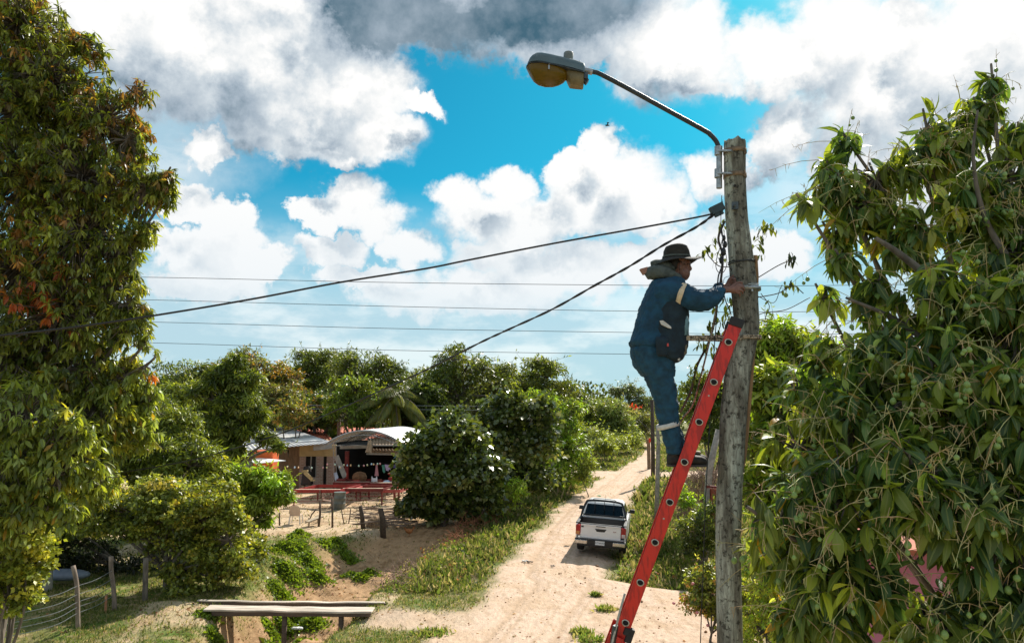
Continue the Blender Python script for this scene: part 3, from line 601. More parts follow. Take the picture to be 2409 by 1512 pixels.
pufftree('leafy_bush', 'small leaved light green bush at the lower left corner', bl(12.5, (25,1290,70), (60,1330,55), (20,1400,60), (60,1250,50), (-30,1340,80)), gz(10, 1500, 12.5), [(*YG, 2), (*LG, 3), (*MG, 2)], 9000, .075, .05, tp=leaf_lo(.38), cat_='bush')
def mound(lab, pts, n, L=.10):
    root = None; po = []; dr = []
    for (u, v, r) in pts:
        g = G(u, v); rr = r*g[1]/FD; k = int(n*r*r/sum(p[2]**2 for p in pts)); q = rdir(k); q[:, 2] = np.abs(q[:, 2])*.75; q = nrm(q); z0 = tz(np.full(k, g[0])+q[:, 0]*rr, np.full(k, g[1])+q[:, 1]*rr)
        e_ = rng.normal(size=(k, 2))*rr*.55; c = np.stack([g[0]+e_[:, 0], g[1]+e_[:, 1], np.zeros(k)], -1); f_h = np.exp(-(e_**2).sum(1)/(rr*.8)**2)
        c[:, 2] = tz(c[:, 0], c[:, 1])+rr*.75*f_h*(.25+.9*vnoise(np.stack([c[:, 0]*4, c[:, 1]*4, c[:, 0]*0], -1)))*rng.random(k)**.4; q = nrm(np.stack([e_[:, 0], e_[:, 1], np.full(k, rr*.5)], -1))
        po.append(c); dr.append(nrm(q+rng.normal(size=(k, 3))*.6))
    po = np.concatenate(po); dr = np.concatenate(dr); k = len(po)
    v_, f_, c_ = leaves(leaf_lo(.4), po, dr, rdir(k), L*rng.uniform(.6, 1.3, k), np.full(k, .3), pick([(*BRT, 3), (.20, .28, .06, 2), (*MG, 1)], k)*rng.uniform(.6, 1.3, (k, 1)))
    return tag(np_mesh('creeper', v_, f_, LMf, c_), lab, 'creeper')
mound('leafy green creeper heaped over a mound at the yard edge', [(700,1282,30),(690,1300,30),(660,1300,24),(725,1308,30),(640,1308,22),(702,1260,20),(750,1318,26),(680,1330,30)], 9500)
mound('low patch of green creeper on the bank, right of the big heap', [(790,1278,20),(820,1280,20),(765,1286,16)], 2200)
mound('green weed clump on the slope nearest the footbridge', [(705,1362,34),(680,1378,28),(735,1372,30),(700,1400,20),(640,1395,22),(660,1350,26)], 6500)
mound('dark green weed patch on the ditch bank by the yard', [(870,1306,18),(850,1312,16),(825,1308,14)], 1600)
mound('spiky weeds at the ditch edge just above the footbridge', [(640,1412,10)], 300, .2)
mound('leafy weeds at the near left corner of the footbridge', [(490,1450,18),(510,1465,18),(535,1470,18),(545,1490,16)], 2400)
# ------------------------------------------------------------------ near mango trees built from whorls of hanging leaves
def whorltree(name, label, blobs, base, pal, ntips, nl, L, tp, r0, m, gain=1.45, wide=1., cat_='tree', tw0=.010, droopmu=.55, group=None, pan=0, gap=.45, patches=(), inner=.35, pend=0, flat=1.):
    tot = sum(b[1]**2*b[2] for b in blobs); tips = []; origins = []; cen = []
    for c, r, wt in blobs:
        n = int(ntips*r*r*wt/tot); q = rdir(n); rad = r*(inner+(1-inner)*rng.random(n)**.5)
        rad = rad*(.86+.28*vnoise(q*2.3+c*3)); tips.append(c+q*rad[:, None]*np.array([1, 1, flat])); cen.append(np.tile(c, (n, 1)))
    tips = np.concatenate(tips); cen = np.concatenate(cen)
    nz_ = fbm(tips*1.6/max(.6, np.mean([b[1] for b in blobs])), 2); k = nz_ > np.quantile(nz_, gap*.5); tips = tips[k]; cen = cen[k]; n = len(tips)
    # twigs: from sub-nodes between blob centre and tip
    ax = nrm((tips-cen)*np.array([1, 1, .6])+np.array([0, 0, .35])*np.linalg.norm(tips-cen, axis=1)[:, None]*.4+rng.normal(size=(n, 3))*.05)
    mid = cen*.45+tips*.55+rng.normal(size=(n, 3))*.05*np.linalg.norm(tips-cen, axis=1)[:, None]+np.array([0, 0, .03]); pre = tips-ax*(L*.6)
    parts, fk = wood(blobs, base, r0, kinks=.18, lr=.22, ext=.15)
    parts.append(twigs(np.stack([cen, mid, pre, tips], 1), np.tile([[tw0*2.0, tw0*1.2, tw0*.7, tw0*.45]], (n, 1)), 5))
    # leaves
    j = np.repeat(np.arange(n), nl); M = len(j); an = rng.uniform(0, 2*PI, M); a = ax[j]; e1 = nrm(np.cross(a, np.array([.1, .3, 1.]))); e2 = np.cross(a, e1)
    radial = e1*np.cos(an)[:, None]+e2*np.sin(an)[:, None]; s_ = rng.uniform(0, 1, M)
    pos = tips[j]-a*(s_*L*.55)[:, None]+radial*tw0
    dr = radial*(.55+.3*s_)[:, None]+a*(.45-.35*s_)[:, None]+np.array([0, 0, -1.])*(droopmu*rng.uniform(.4, 1.5, M))[:, None]+rng.normal(size=(M, 3))*.14
    tone = pick(pal, n)*rng.uniform(.7, 1.3, (n, 1))
    for (pc, pr, pcol, pw) in patches:
        dd_ = np.linalg.norm(tips-pc, axis=1)/pr; kk = rng.random(n) < pw*np.exp(-dd_**2); tone[kk] = np.array(pcol)*rng.uniform(.7, 1.3, (kk.sum(), 1))
    cl = tone[j]*.85+pick(pal, M)*.15; cl = cl*gain*rng.uniform(.6, 1.45, (M, 1))
    sick = rng.random(M) < .012; cl[sick] = np.array([.40, .24, .03])
    V, F, cc = leaves(tp, pos, nrm(dr), nrm(rng.normal(size=(M, 3))*.3+np.array([0, 0, 1.])), L*rng.uniform(.55, 1.15, M), rng.uniform(.1, .75, M), np.clip(cl, 0, 1), rng.uniform(.75, 1.2, M)*wide)
    root = thing(name, label, cat_, tuple(base), group)
    VV, FF, _ = cat(parts); np_mesh('trunk', VV, FF, BARK, None, root, True); np_mesh('crown', V, F, m, cc, root)
    return root, tips, ax
YOL = (.17, .19, .035)
LT = bl(12.5, (385,470,35), (350,540,35), (330,220,40), (200,110,50), (340,860,40), (300,720,60), (40,60,130), (120,190,130), (60,250,140), (240,290,110), (300,330,72), (200,420,140), (345,440,70), (60,430,150), (388,418,40), (190,560,140), (280,580,70), (50,640,140), (270,670,70), (150,740,140), (300,770,55), (335,815,40), (30,850,130), (200,870,90), (355,850,25))
lt, _, _ = whorltree('mango_tree', 'tall mango tree with reddish brown new leaves filling the left edge', LT, (P(-60, 900, 13)[0], 13.2, -.1),
    [(*DKG, 2), (*MG, 3), (*OL, 3), (*YOL, 3), (*LG, 1.5), (.11, .07, .02, .6)], 5600, 11, .165, leaf_md(.13), .3, LM, tw0=.009, droopmu=.65, gain=1.75,
    patches=[(P(330, 260, 12), .9, (.12, .055, .02), .6), (P(60, 590, 12), .55, (.26, .13, .04), .7), (P(90, 720, 11.8), .35, (.24, .05, .02), .8), (P(30, 80, 12), .7, (.2, .10, .03), .3), (P(380, 850, 12.3), .3, (.26, .09, .02), .9), (P(180, 30, 12), .5, (.2, .10, .03), .35), (P(120, 450, 12), .5, (.2, .11, .03), .3)])
LT2 = bl(11.2, (60,970,90), (150,1020,70), (40,1080,90), (130,1120,70), (230,960,90,1.5), (310,950,60,2), (90,1180,60), (20,1180,70), (160,1210,34), (240,1040,60,1.5), (0,1250,60), (120,930,80,1), (330,1010,50,2), (290,880,60,1.5), (350,930,34,2), (220,1130,60,1), (180,1080,70,.5))
whorltree('mango_tree', 'light green mango tree with long pale leaves below the tall left tree', LT2, (P(-330, 1100, 11.5)[0], 11.8, -.1),
    [(*LG, 3), (.18, .23, .07, 3), (*MG, 2), (*YG, 1)], 1900, 11, .18, leaf_md(.14), .10, LM, tw0=.008, droopmu=.8)
# the front mango tree on the right, with fruit
RT = bl(6.0, (2060,420,95,.6,1.2), (1960,410,75,.5), (2000,340,50,.7,.7), (1895,490,42,.3), (2170,390,85,.8,.8), (2300,270,60,.9,.7), (2180,300,45,.8,.5), (2400,330,60,.8,.6), (2240,330,70,.9,.7), (2380,420,90,.5,.7), (2290,490,110,.2), (2140,540,90,.3,.8), (2400,600,120,0), (1985,620,40,.1,.5), (2060,690,60,0,.6), (1960,560,50,.4,.8), (1935,700,42,.3,.6), (2010,480,60,.5),
   (2230,720,130,-.4,.9), (2390,760,150,-.7), (2080,830,105,-.3,.9), (1960,850,75,.2,.7), (1880,930,65,.2), (2200,930,170,-.7), (2380,980,170,-1.1), (2000,1000,140,-.5), (1880,1060,95,-.1), (1850,1180,85,-.7), (1980,1180,150,-1.0), (2150,1120,125,-1.3), (2260,1180,60,-1.2,.5),
   (2380,1240,180,-1.4), (1860,1300,80,-.7), (1985,1370,130,-1.0), (2190,1490,110,-1.3), (2260,1420,50,-1.,.5), (2390,1460,170,-1.3), (1900,1450,80,-.7), (1790,1215,32,-1.2), (2335,190,28,.9), (2560,430,140,.3,.7), (2720,600,170,.2,.6), (2580,700,160,-.3,.7), (2760,850,190,-.2,.6), (2580,1000,180,-.8,.7), (2780,1120,200,-.4,.6), (2580,1280,190,-1.0,.7), (2760,1400,200,-.6,.6), (2500,1500,170,-1.1,.6), (2480,300,80,.6,.6))
pal_r = [(.035, .07, .022, 3), (.05, .09, .024, 3), (*MG, 3), (*LG, 1.8), (.15, .19, .03, 1.6)]
root, tips, ax = whorltree('mango_tree', 'near mango tree heavy with unripe green fruit on the right side', RT, (P(2560, 1000, 6.4)[0], 6.6, -.1), pal_r, 3500, 10, .205, leaf_hi(), .16, LM, tw0=.006, droopmu=.7, gap=.5, gain=1.85, wide=1.15,
    patches=[(P(2290, 480, 5.6), .14, (.55, .30, .03), .9), (P(2200, 500, 6), .35, (.26, .26, .04), .6)])
# fruit stalks (panicles) with small mangoes
order = np.argsort(np.linalg.norm(tips-np.array([0, 0, CAMH]), axis=1)+rng.random(len(tips))*1.6)
pu = tips[:, 0]/tips[:, 1]*FD; pv = (tips[:, 2]-CAMH)/tips[:, 1]*FD; dist = np.linalg.norm(tips-np.array([0, 0, CAMH]), axis=1); cell = {}
for i_ in np.argsort(dist):
    if abs(pu[i_]) < 1230: cell.setdefault((int(pu[i_]//52), int(pv[i_]//52)), i_)
front = list(cell.values()); rng.shuffle(front)
rim = np.where((tips[:, 2] > P(2000, 520, 6)[2]) & (rng.random(len(tips)) < .2))[0]
sel = front+front[::2]+list(order[:160:4])+list(rim[:90]); st = []; sr = []; man = []
for i in sel:
    a0 = tips[i]; d = nrm(ax[i]+rng.normal(size=3)*.7+np.array([-.15, -.4, .15])); l_ = rng.uniform(.18, .50); q = [a0]
    for k in range(1, 4): q.append(a0+d*l_*k/3+np.array([0, 0, -.05*(k/3)**2*l_/.2]))
    q = np.array(q); st.append(q); sr.append([.0034, .0027, .002, .0012])
    for k in range(rng.integers(3, 7)):
        t = rng.uniform(.3, 1); j = min(int(t*3), 2); pp = q[j]*(1-(t*3-j))+q[j+1]*(t*3-j); dd = nrm(rng.normal(size=3)+d*.6); ll = rng.uniform(.03, .09)
        fruit = rng.random() < .42
        if fruit: dd = nrm(np.array([dd[0]*.4, dd[1]*.4, -1])); ll *= .8
        s1 = pp+dd*ll*.5; s2 = pp+dd*ll; st.append(np.array([pp, s1, s2, s2+dd*.004])); sr.append([.0022, .0018, .0014, .001])
        if fruit: man.append(s2)
v_, f_ = twigs(np.array(st), np.array(sr), 5); np_mesh('fruit_stalks', v_, f_, STEM, None, root)
mm = MB(); ring = []
prof = [(0, .0), (.12, .45), (.3, .8), (.55, 1.), (.8, .78), (.94, .4), (1, .0)]
for z, r in prof: ring.append([(r*math.cos(2*PI*k/10)*.5*(1+.12*(math.cos(2*PI*k/10) > 0)), r*math.sin(2*PI*k/10)*.46, -z) for k in range(10)])
mm.loft(ring, cap=False); mo = mm.build('mango', MANGO, None, True); mo_me = mo.data; bpy.data.objects.remove(mo)
fs_ = set(front)
vis = [p for p in man if abs((p[0]/p[1])) < .72]
for i, p in enumerate(vis[:99]):
    s = rng.uniform(.036, .058); o = link('mango', mo_me, root); o.location = Vector(p); o.scale = (s*.86, s*.86, s); o.rotation_euler = (rng.normal()*.2, rng.normal()*.2, rng.uniform(0, 6))
rest = vis[99:260]
if rest:
    mv = np.array([v.co for v in mo_me.vertices]); mf = [tuple(p.vertices) for p in mo_me.polygons]; g = MB()
    for p in rest:
        s = rng.uniform(.028, .046); g.add([(q[0]*s*.86+p[0], q[1]*s*.86+p[1], q[2]*s+p[2]) for q in mv], mf)
    o = g.build('mangoes', MANGO, root, True); o['kind'] = 'stuff'
# heavy limbs seen through the crown
lm = MB()
for pts_, r_ in (([(2480,900),(2330,790),(2230,690),(2120,600),(2060,560)], (.05, .045, .038, .028, .016)), ([(2480,1000),(2300,900),(2120,760),(1990,700)], (.04, .03, .022, .01)), ([(2450,1100),(2360,1250),(2290,1420)], (.04, .03, .02)),
                ([(2420,1200),(2270,1150),(2100,1240),(1960,1250)], (.035, .028, .02, .008)), ([(2330,790),(2270,1000),(2240,1200),(2150,1330)], (.035, .03, .022, .012)), ([(2400,650),(2320,520),(2290,380),(2300,260)], (.03, .022, .014, .008))):
    q = curve_pts([P(u, v, 5.9-.8*sstep(700, 1200, v)) for u, v in pts_], 5); lm.tube(q, list(np.interp(np.linspace(0, 1, len(q)), np.linspace(0, 1, len(r_)), r_)), 8)
lm.build('limb', BARK, root, True)
# creeper with clusters of leaves around the pole
CR = thing('creeper_vine', 'climbing vine with drooping leaf clusters behind the wooden pole', 'vine', tuple(P(1640, 1000, 5.75)))
def vt(pts, r, nm='vine_stem', m_=None, par=CR):
    m = MB(); q = curve_pts([P(*p) for p in pts], 5); m.tube(q, r, 6); return m.build(nm, m_ or BARKD, par, True)
vt([(1705,520,5.6),(1690,560,5.62),(1700,600,5.62),(1697,650,5.6),(1688,700,5.62),(1680,760,5.65),(1665,810,5.7),(1640,860,5.7),(1625,920,5.75),(1600,970,5.8)], .009)
vt([(1665,600,5.65),(1690,625,5.62),(1715,628,5.6)], .004); vt([(1780,655,5.5),(1830,625,5.6),(1865,610,5.65)], .004)
vt([(1778,700,5.5),(1830,690,5.6),(1865,672,5.65),(1890,690,5.7)], .004); vt([(1775,745,5.5),(1800,735,5.6),(1850,728,5.7),(1905,700,5.9)], .0035)
vt([(1697,650,5.6),(1705,700,5.62),(1720,740,5.6)], .004); vt([(1780,560,5.5),(1790,540,5.55),(1800,530,5.55)], .003); vt([(1780,695,5.5),(1820,712,5.6),(1835,680,5.65),(1840,670,5.65)], .0025)
vt([(1790,690,5.52),(1810,720,5.6),(1800,750,5.62),(1812,760,5.62)], .003)
cp_, cd, cu_ = [], [], []
for (u, v, s) in [(1655,590,1),(1672,582,1),(1690,600,1),(1685,560,.8),(1797,530,1.1),(1815,536,1),(1783,577,1),(1790,600,.7),(1862,604,1),(1858,612,.7),(1862,668,1),(1850,672,.7),(1712,715,1.2),(1700,745,1.2),(1725,760,1),(1690,780,1),(1665,815,1.1),(1650,800,1),(1682,830,1),(1640,860,1.1),(1628,875,1),(1655,885,1),(1710,790,1),(1685,720,.9),(1700,690,.8),(1720,735,1),(1675,765,.9),(1695,530,.8),(1790,555,.8)]:
    c = P(u, v, 5.68)
    for k in range(9):
        a = rng.uniform(0, 2*PI); cp_.append(c+rng.normal(size=3)*.022*s); cd.append([math.cos(a)*.8, math.sin(a)*.6, -rng.uniform(.1, 1.1)]); cu_.append(.062*s*rng.uniform(.7, 1.2))
M = len(cp_); v_, f_, c_ = leaves(leaf_md(.2), np.array(cp_), np.array(cd), np.tile([0, 0, 1.], (M, 1)), np.array(cu_), rng.uniform(.2, .9, M), pick([(*DKG, 2), (*MG, 2), (*LG, 1)], M)*rng.uniform(.7, 1.3, (M, 1)))
np_mesh('foliage', v_, f_, LM, c_, CR)
# ------------------------------------------------------------------ grass, weeds, litter
def scatter(n, xr, yr, dens):
    y = yr[0]*np.exp(rng.random(n)*math.log(yr[1]/yr[0])); x = rng.uniform(-1, 1, n)*.74*y+0; k = rng.random(n) < dens(x, y)
    return x[k], y[k]
def gdens(x, y):
    r, ya, d = masks(x, y); g = 1-np.clip(np.maximum(r*1.2, np.maximum(ya*.93, d*.96)), 0, 1); p = sstep(.36, .56, fbm2(x, y, 1.3, 4, 4.))
    return np.clip(g*(.25+.75*p), 0, 1)
x, y = scatter(430000, 0, (14.5, 90), gdens); z = tz(x, y); n = len(x)
verge = sstep(0, .5, x-road_r(y))*(y < 47)*(y > 19.5)*(x < road_r(y)+6)+sstep(-.2, 1.2, x-np.interp(y, DY, DX)-1.9)*sstep(0., .5, road_l(y)-x)*(y < 46)*(y > 20.5)*.9
h = (.05+.07*rng.random(n)+.26*verge*rng.random(n))*(1+(y > 40)*.8+np.clip((y-20)/40, 0, 1)); L_ = h
pos = np.stack([x, y, z], -1); lean = rng.normal(size=(n, 3))*.45; lean[:, 2] = 1
pc = pick([(.17, .19, .045, 3), (.12, .16, .03, 3), (.27, .23, .09, 2), (.38, .30, .17, 1.6), (.07, .11, .025, 1.5)], n)
v_, f_, c_ = leaves(leaf_lo(.5, .3), pos, lean, rdir(n), L_, rng.uniform(0, .8, n), pc*np.array([.92, .92, 1.])*rng.uniform(.75, 1.25, (n, 1)), np.clip(.12+y*.008, .14, .6)*rng.uniform(.5, 1.3, n))
tag(np_mesh('grass', v_, f_, GRM, c_), 'green and straw coloured grass on the verges and banks', 'grass', kind='stuff')
# leafy weeds on both verges
def wdens(x, y):
    r, ya, d = masks(x, y); right = sstep(.1, .8, x-road_r(y))*(y > 19.5)*(y < 48)*(x < road_r(y)+5); c = np.interp(y, DY, DX)
    left = sstep(1.5, 2.1, x-c)*sstep(.3, 1.0, road_l(y)-x)*(y > 20.5)*(y < 48); far = (y > 55)*.5; return np.clip((right*.9+left+far)*(r < .2)*sstep(.35, .6, fbm2(x, y, 2.1, 3, 7.)), 0, 1)
x, y = scatter(26000, 0, (18, 85), wdens); z = tz(x, y); n = len(x); k = 7; j = np.repeat(np.arange(n), k); hh = rng.uniform(.10, .42, n)
pos = np.stack([x[j]+rng.normal(size=n*k)*.06, y[j]+rng.normal(size=n*k)*.06, z[j]+hh[j]*rng.random(n*k)], -1)
v_, f_, c_ = leaves(leaf_lo(.3), pos, nrm(rng.normal(size=(n*k, 3))+np.array([0, 0, .5])), rdir(n*k), .085*rng.uniform(.6, 1.4, n*k), np.full(n*k, .2), (pick([(*BRT, 1), (*LG, 3), (*MG, 3), (*OL, 2), (.30, .24, .10, 2.2), (.30, .13, .07, .8), (.45, .42, .3, .4)], n)*rng.uniform(.7, 1.3, (n, 1)))[j])
tag(np_mesh('weeds', v_, f_, GRM, c_), 'knee high leafy weeds growing along the road edges', 'weeds', kind='stuff')
# pebbles and clods on the road and banks
def pdens(x, y):
    r, ya, d = masks(x, y); return np.clip(.5*r+.6*np.maximum(ya, d)+.2, 0, 1)*sstep(.40, .60, fbm2(x, y, 1.1, 3, 31.))
x, y = scatter(16000, 0, (14.5, 45), pdens); n = len(x); z = tz(x, y); s_ = .012*np.exp(rng.normal(size=n)*.55)
oc = np.array([(1, 0, 0), (-1, 0, 0), (0, 1, 0), (0, -1, 0), (0, 0, .8), (0, 0, -.6)]); of = np.array([(0, 2, 4), (2, 1, 4), (1, 3, 4), (3, 0, 4), (2, 0, 5), (1, 2, 5), (3, 1, 5), (0, 3, 5)])
vv = oc[None]*s_[:, None, None]*rng.uniform(.6, 1.4, (n, 6, 1))+np.stack([x, y, z+s_*.3], -1)[:, None]
cc_ = np.repeat((pick([(.45, .33, .24, 2), (.30, .20, .13, 2), (.60, .52, .43, 1)], n))[:, None], 6, 1); cc_ = np.concatenate([cc_, np.ones((n, 6, 1))], -1)
tag(np_mesh('pebbles', vv.reshape(-1, 3), (of[None]+np.arange(n)[:, None, None]*6).reshape(-1, 3), GRM, cc_.reshape(-1, 4)), 'small stones and clods scattered over the sandy road and banks', 'pebbles', kind='stuff')
# dry leaves, twigs and clods
def ldens(x, y):
    r, ya, d = masks(x, y); return np.clip(.03*r+.5*np.maximum(ya, d)+.22*(1-r), 0, 1)*sstep(.38, .62, fbm2(x, y, 1.9, 3, 13.))
x, y = scatter(60000, 0, (14.5, 50), ldens); n = len(x); z = tz(x, y)+.012; dd = rng.normal(size=(n, 3)); dd[:, 2] = rng.normal(size=n)*.12
v_, f_, c_ = leaves(leaf_lo(.28), np.stack([x, y, z], -1), nrm(dd), nrm(rng.normal(size=(n, 3))*.35+np.array([0, 0, 1.])), .085*rng.uniform(.5, 1.5, n), np.full(n, .3), pick([(.24, .11, .05, 3), (.38, .22, .10, 3), (.12, .07, .04, 1.5), (.6, .5, .38, .6)], n))
tag(np_mesh('leaf_litter', v_, f_, GRM, c_), 'dry brown leaves scattered over the yard, ditch and banks', 'leaf litter', kind='stuff')
# ------------------------------------------------------------------ wooden pole
PY = 5.45; sc_ = PY/FD
def wood_pole_mat():
    m, nt = newmat('pole_wood'); L = nt.links.new; out = N(nt, 'ShaderNodeOutputMaterial'); b = N(nt, 'ShaderNodeBsdfPrincipled'); b.inputs['Roughness'].default_value = .9
    tc = N(nt, 'ShaderNodeTexCoord'); mp = N(nt, 'ShaderNodeMapping'); mp.inputs['Scale'].default_value = (1, 1, .16); L(tc.outputs['Object'], mp.inputs[0])
    z1 = N(nt, 'ShaderNodeTexNoise'); z1.inputs['Scale'].default_value = 60; z1.inputs['Detail'].default_value = 8; z1.inputs['Roughness'].default_value = .72; L(mp.outputs[0], z1.inputs['Vector'])
    z2 = N(nt, 'ShaderNodeTexNoise'); z2.inputs['Scale'].default_value = 9; z2.inputs['Detail'].default_value = 5; L(mp.outputs[0], z2.inputs['Vector'])
    z3 = N(nt, 'ShaderNodeTexNoise'); z3.inputs['Scale'].default_value = 22; z3.inputs['Detail'].default_value = 7; z3.inputs['Roughness'].default_value = .7; L(tc.outputs['Object'], z3.inputs['Vector'])
    r1 = N(nt, 'ShaderNodeValToRGB'); e = r1.color_ramp.elements; e[0].position = .3; e[0].color = (.10, .085, .065, 1); e[1].position = .7; e[1].color = (.62, .64, .57, 1); x = e.new(.5); x.color = (.36, .375, .33, 1); L(z1.outputs[0], r1.inputs[0])
    r2 = N(nt, 'ShaderNodeValToRGB'); e = r2.color_ramp.elements; e[0].position = .42; e[0].color = (.42, .38, .34, 1); e[1].position = .58; e[1].color = (1.1, 1.1, 1.05, 1); L(z2.outputs[0], r2.inputs[0])
    r3 = N(nt, 'ShaderNodeValToRGB'); e = r3.color_ramp.elements; e[0].position = .40; e[0].color = (.13, .12, .10, 1); e[1].position = .47; e[1].color = (1, 1, 1, 1); L(z3.outputs[0], r3.inputs[0])
    m1 = N(nt, 'ShaderNodeMix', data_type='RGBA', blend_type='MULTIPLY'); m1.inputs[0].default_value = 1; L(r1.outputs[0], m1.inputs[6]); L(r2.outputs[0], m1.inputs[7])
    m2 = N(nt, 'ShaderNodeMix', data_type='RGBA', blend_type='MULTIPLY'); m2.inputs[0].default_value = .85; L(m1.outputs[2], m2.inputs[6]); L(r3.outputs[0], m2.inputs[7]); L(m2.outputs[2], b.inputs['Base Color'])
    ad = N(nt, 'ShaderNodeMath', operation='ADD'); L(z1.outputs[0], ad.inputs[0]); L(z3.outputs[0], ad.inputs[1])
    bp = N(nt, 'ShaderNodeBump'); bp.inputs['Strength'].default_value = 1.; bp.inputs['Distance'].default_value = .012; L(ad.outputs[0], bp.inputs['Height']); L(bp.outputs[0], b.inputs['Normal']); L(b.outputs[0], out.inputs[0]); return m
PW = wood_pole_mat()
GALV = mat('galvanised_steel', (.42, .44, .45), .45, .8, scale=30, var=.35, bump=.1)
STEELD = mat('dark_steel', (.10, .12, .13), .45, .7, scale=20, var=.4)
RUST = mat('rusty_band', (.28, .19, .12), .7, .4, scale=25, var=.5, bump=.2)
BLK = mat('black_rubber', (.012, .012, .014), .6, scale=20, var=.3)
CABLE = mat('cable_sheath', (.014, .014, .016), .5, scale=10, var=.2)
ctr = [(1729,333,25),(1729,345,25.8),(1729,424,25.5),(1733,513,26.5),(1741,584,28.5),(1749,659,31),(1754,719,30),(1755,779,29.5),(1735,880,30),(1725,980,30),(1719,1100,28.5),(1715,1176,29),(1713,1309,28.5),(1717,1508,28.5),(1720,1700,29),(1722,2300,31),(1722,2900,33)]
pc_ = [P(u, v, PY) for u, v, r in ctr]; pr_ = [r*sc_ for u, v, r in ctr]
q = curve_pts(pc_, 9); rr = np.interp(np.linspace(0, 1, len(q)), np.linspace(0, 1, len(pr_)), pr_)
pole = thing('utility_pole', 'weathered wooden pole the worker is fixing a clamp to', 'utility pole', (pc_[-1][0], PY, 0))
rings = []; nn = 28
for i, (c, r) in enumerate(zip(q, rr)):
    if c[2] < -.3: break
    a = np.arange(nn)*2*PI/nn; rad = r*(1+.05*(fbm(np.stack([np.cos(a)*1.2, np.sin(a)*1.2, np.full(nn, c[2]*.8)], -1), 3)-.5)*2)
    rad = rad*(1-.10*np.exp(-((a-(4.9+.12*math.sin(c[2]*1.7)))/.07)**2))       # long drying crack
    rings.append([(c[0]+math.cos(t)*x, c[1]+math.sin(t)*x, c[2]+(.012*math.sin(7*t)+.008*math.sin(3*t) if i == 0 else 0)) for t, x in zip(a, rad)])
m = MB(); m.loft(rings, cap=False); m.add([(q[0][0]*1.0, q[0][1], q[0][2]-.01)]+rings[0], [(0, i+1, (i+1) % nn+1) for i in range(nn)]); m.build('shaft', PW, pole, True)
# split strip of fresher wood on the right side
SPL = mat('split_wood', (.50, .30, .15), .85, scale=25, stretch=(1, 1, .12), var=.6, bump=.6)
sp_l = [(1771,600,1782), (1776,650,1785), (1774,720,1783), (1772,800,1780), (1766,880,1773), (1757,980,1765), (1750,1060,1758), (1747,1110,1750)]
rg = []
for a, v, b in sp_l:
    A = P(a, v, PY-.02); B = P(b, v, PY-.035); rg.append([A, B, B+np.array([0, .075, 0]), A+np.array([0, .06, 0])])
m = MB(); m.loft(rg); m.build('split_strip', SPL, pole, False)
for v, c in ((358, RUST), (411, RUST)):
    i = int(np.argmin([abs(x[2]-P(1729, v, PY)[2]) for x in q])); c0 = q[i]; r = rr[i]
    m = MB(); m.loft([[(c0[0]+math.cos(t)*(r+.006), c0[1]+math.sin(t)*(r+.006), c0[2]+z) for t in np.arange(24)*2*PI/24] for z in (-.016, .016)]); m.build('clamp_band', c, pole, True)
    m = MB(); a = P(1690, v-3, PY-.03); b = P(1722, v-3, PY-r-.012); m.bar(a, b, .035, .012); m.tube([P(1690, v+7, PY-.01), P(1690, v-13, PY-.01)], .03, 10); m.build('bracket', GALV, pole, True, auto=40)
    m = MB(); m.box(P(1751, v-2, PY-r*.75), (.012, .03, .05)); m.build('clamp_bolt', RUST, pole)
m = MB(); m.box(P(1729, 484, PY-.093), (.045, .02, .055)); m.tube([P(1729, 484, PY-.1), P(1729, 484, PY-.135)], .009, 8); m.build('bolt_plate', STEELD, pole)
m = MB(); m.tube([P(1729, 437, PY-.09), P(1729, 437, PY-.078)], .012, 8); m.build('bolt_hole', BLK, pole)
def ringon(v, rad, thick, mat_, nm, tilt=0, n=26, um=None):
    i = int(np.argmin([abs(x[2]-P(1740, v, PY)[2]) for x in q])); c0 = q[i]; r = rr[i]+rad
    m = MB(); m.tube([(c0[0]+math.cos(t)*r, c0[1]+math.sin(t)*r, c0[2]+tilt*math.cos(t)) for t in np.arange(n+1)*2*PI/n], thick, 6, cap=False); return m.build(nm, mat_, pole, True)
ringon(618, .004, .0045, CABLE, 'tie_wire', .012); ringon(622, .004, .003, CABLE, 'tie_wire', -.004)
i = int(np.argmin([abs(x[2]-P(1740, 681, PY)[2]) for x in q])); c0 = q[i]; r = rr[i]+.014
m = MB(); m.loft([[(c0[0]+.01+math.cos(t)*r, c0[1]+math.sin(t)*r, c0[2]+z) for t in np.arange(24)*2*PI/24] for z in (-.014, .014)]); m.build('clamp_band', GALV, pole, True)
m = MB(); m.box(P(1768, 676, PY-.09), (.012, .03, .06)); m.box(P(1776, 672, PY-.085), (.035, .02, .035)); m.tube([P(1760, 668, PY-.12), P(1785, 668, PY-.08)], .005, 6); m.tube([P(1747, 674, PY-.13), P(1760, 674, PY-.11)], .006, 6); m.build('clamp_lug', GALV, pole, auto=40)
# ------------------------------------------------------------------ street light
sl = thing('street_lamp', 'grey street light with yellowed bowl on a long bent arm atop the pole', 'street lamp', tuple(P(1690, 430, PY)))
q2 = curve_pts([P(1692, 430, PY), P(1692, 372, PY), P(1691, 350, PY), P(1685, 333, PY), P(1672, 318, PY), P(1655, 306, PY), P(1560, 254, PY), P(1480, 210, PY), P(1415, 176, PY), P(1398, 170, PY), P(1375, 166, PY)], 6)
m = MB(); m.tube(q2, 5.8*sc_, 14); m.build('arm', mat('arm_paint', (.045, .055, .065), .5, .4, scale=8, var=.35), sl, True)
m = MB(); m.tube([P(1692, 443, PY), P(1692, 352, PY)], 7.0*sc_, 14); m.build('arm_sleeve', GALV, sl, True, auto=40)
m = MB(); m.tube([P(1366, 164.5, PY), P(1394, 170, PY)], 7.6*sc_, 14); m.build('arm_ferrule', GALV, sl, True, auto=40)
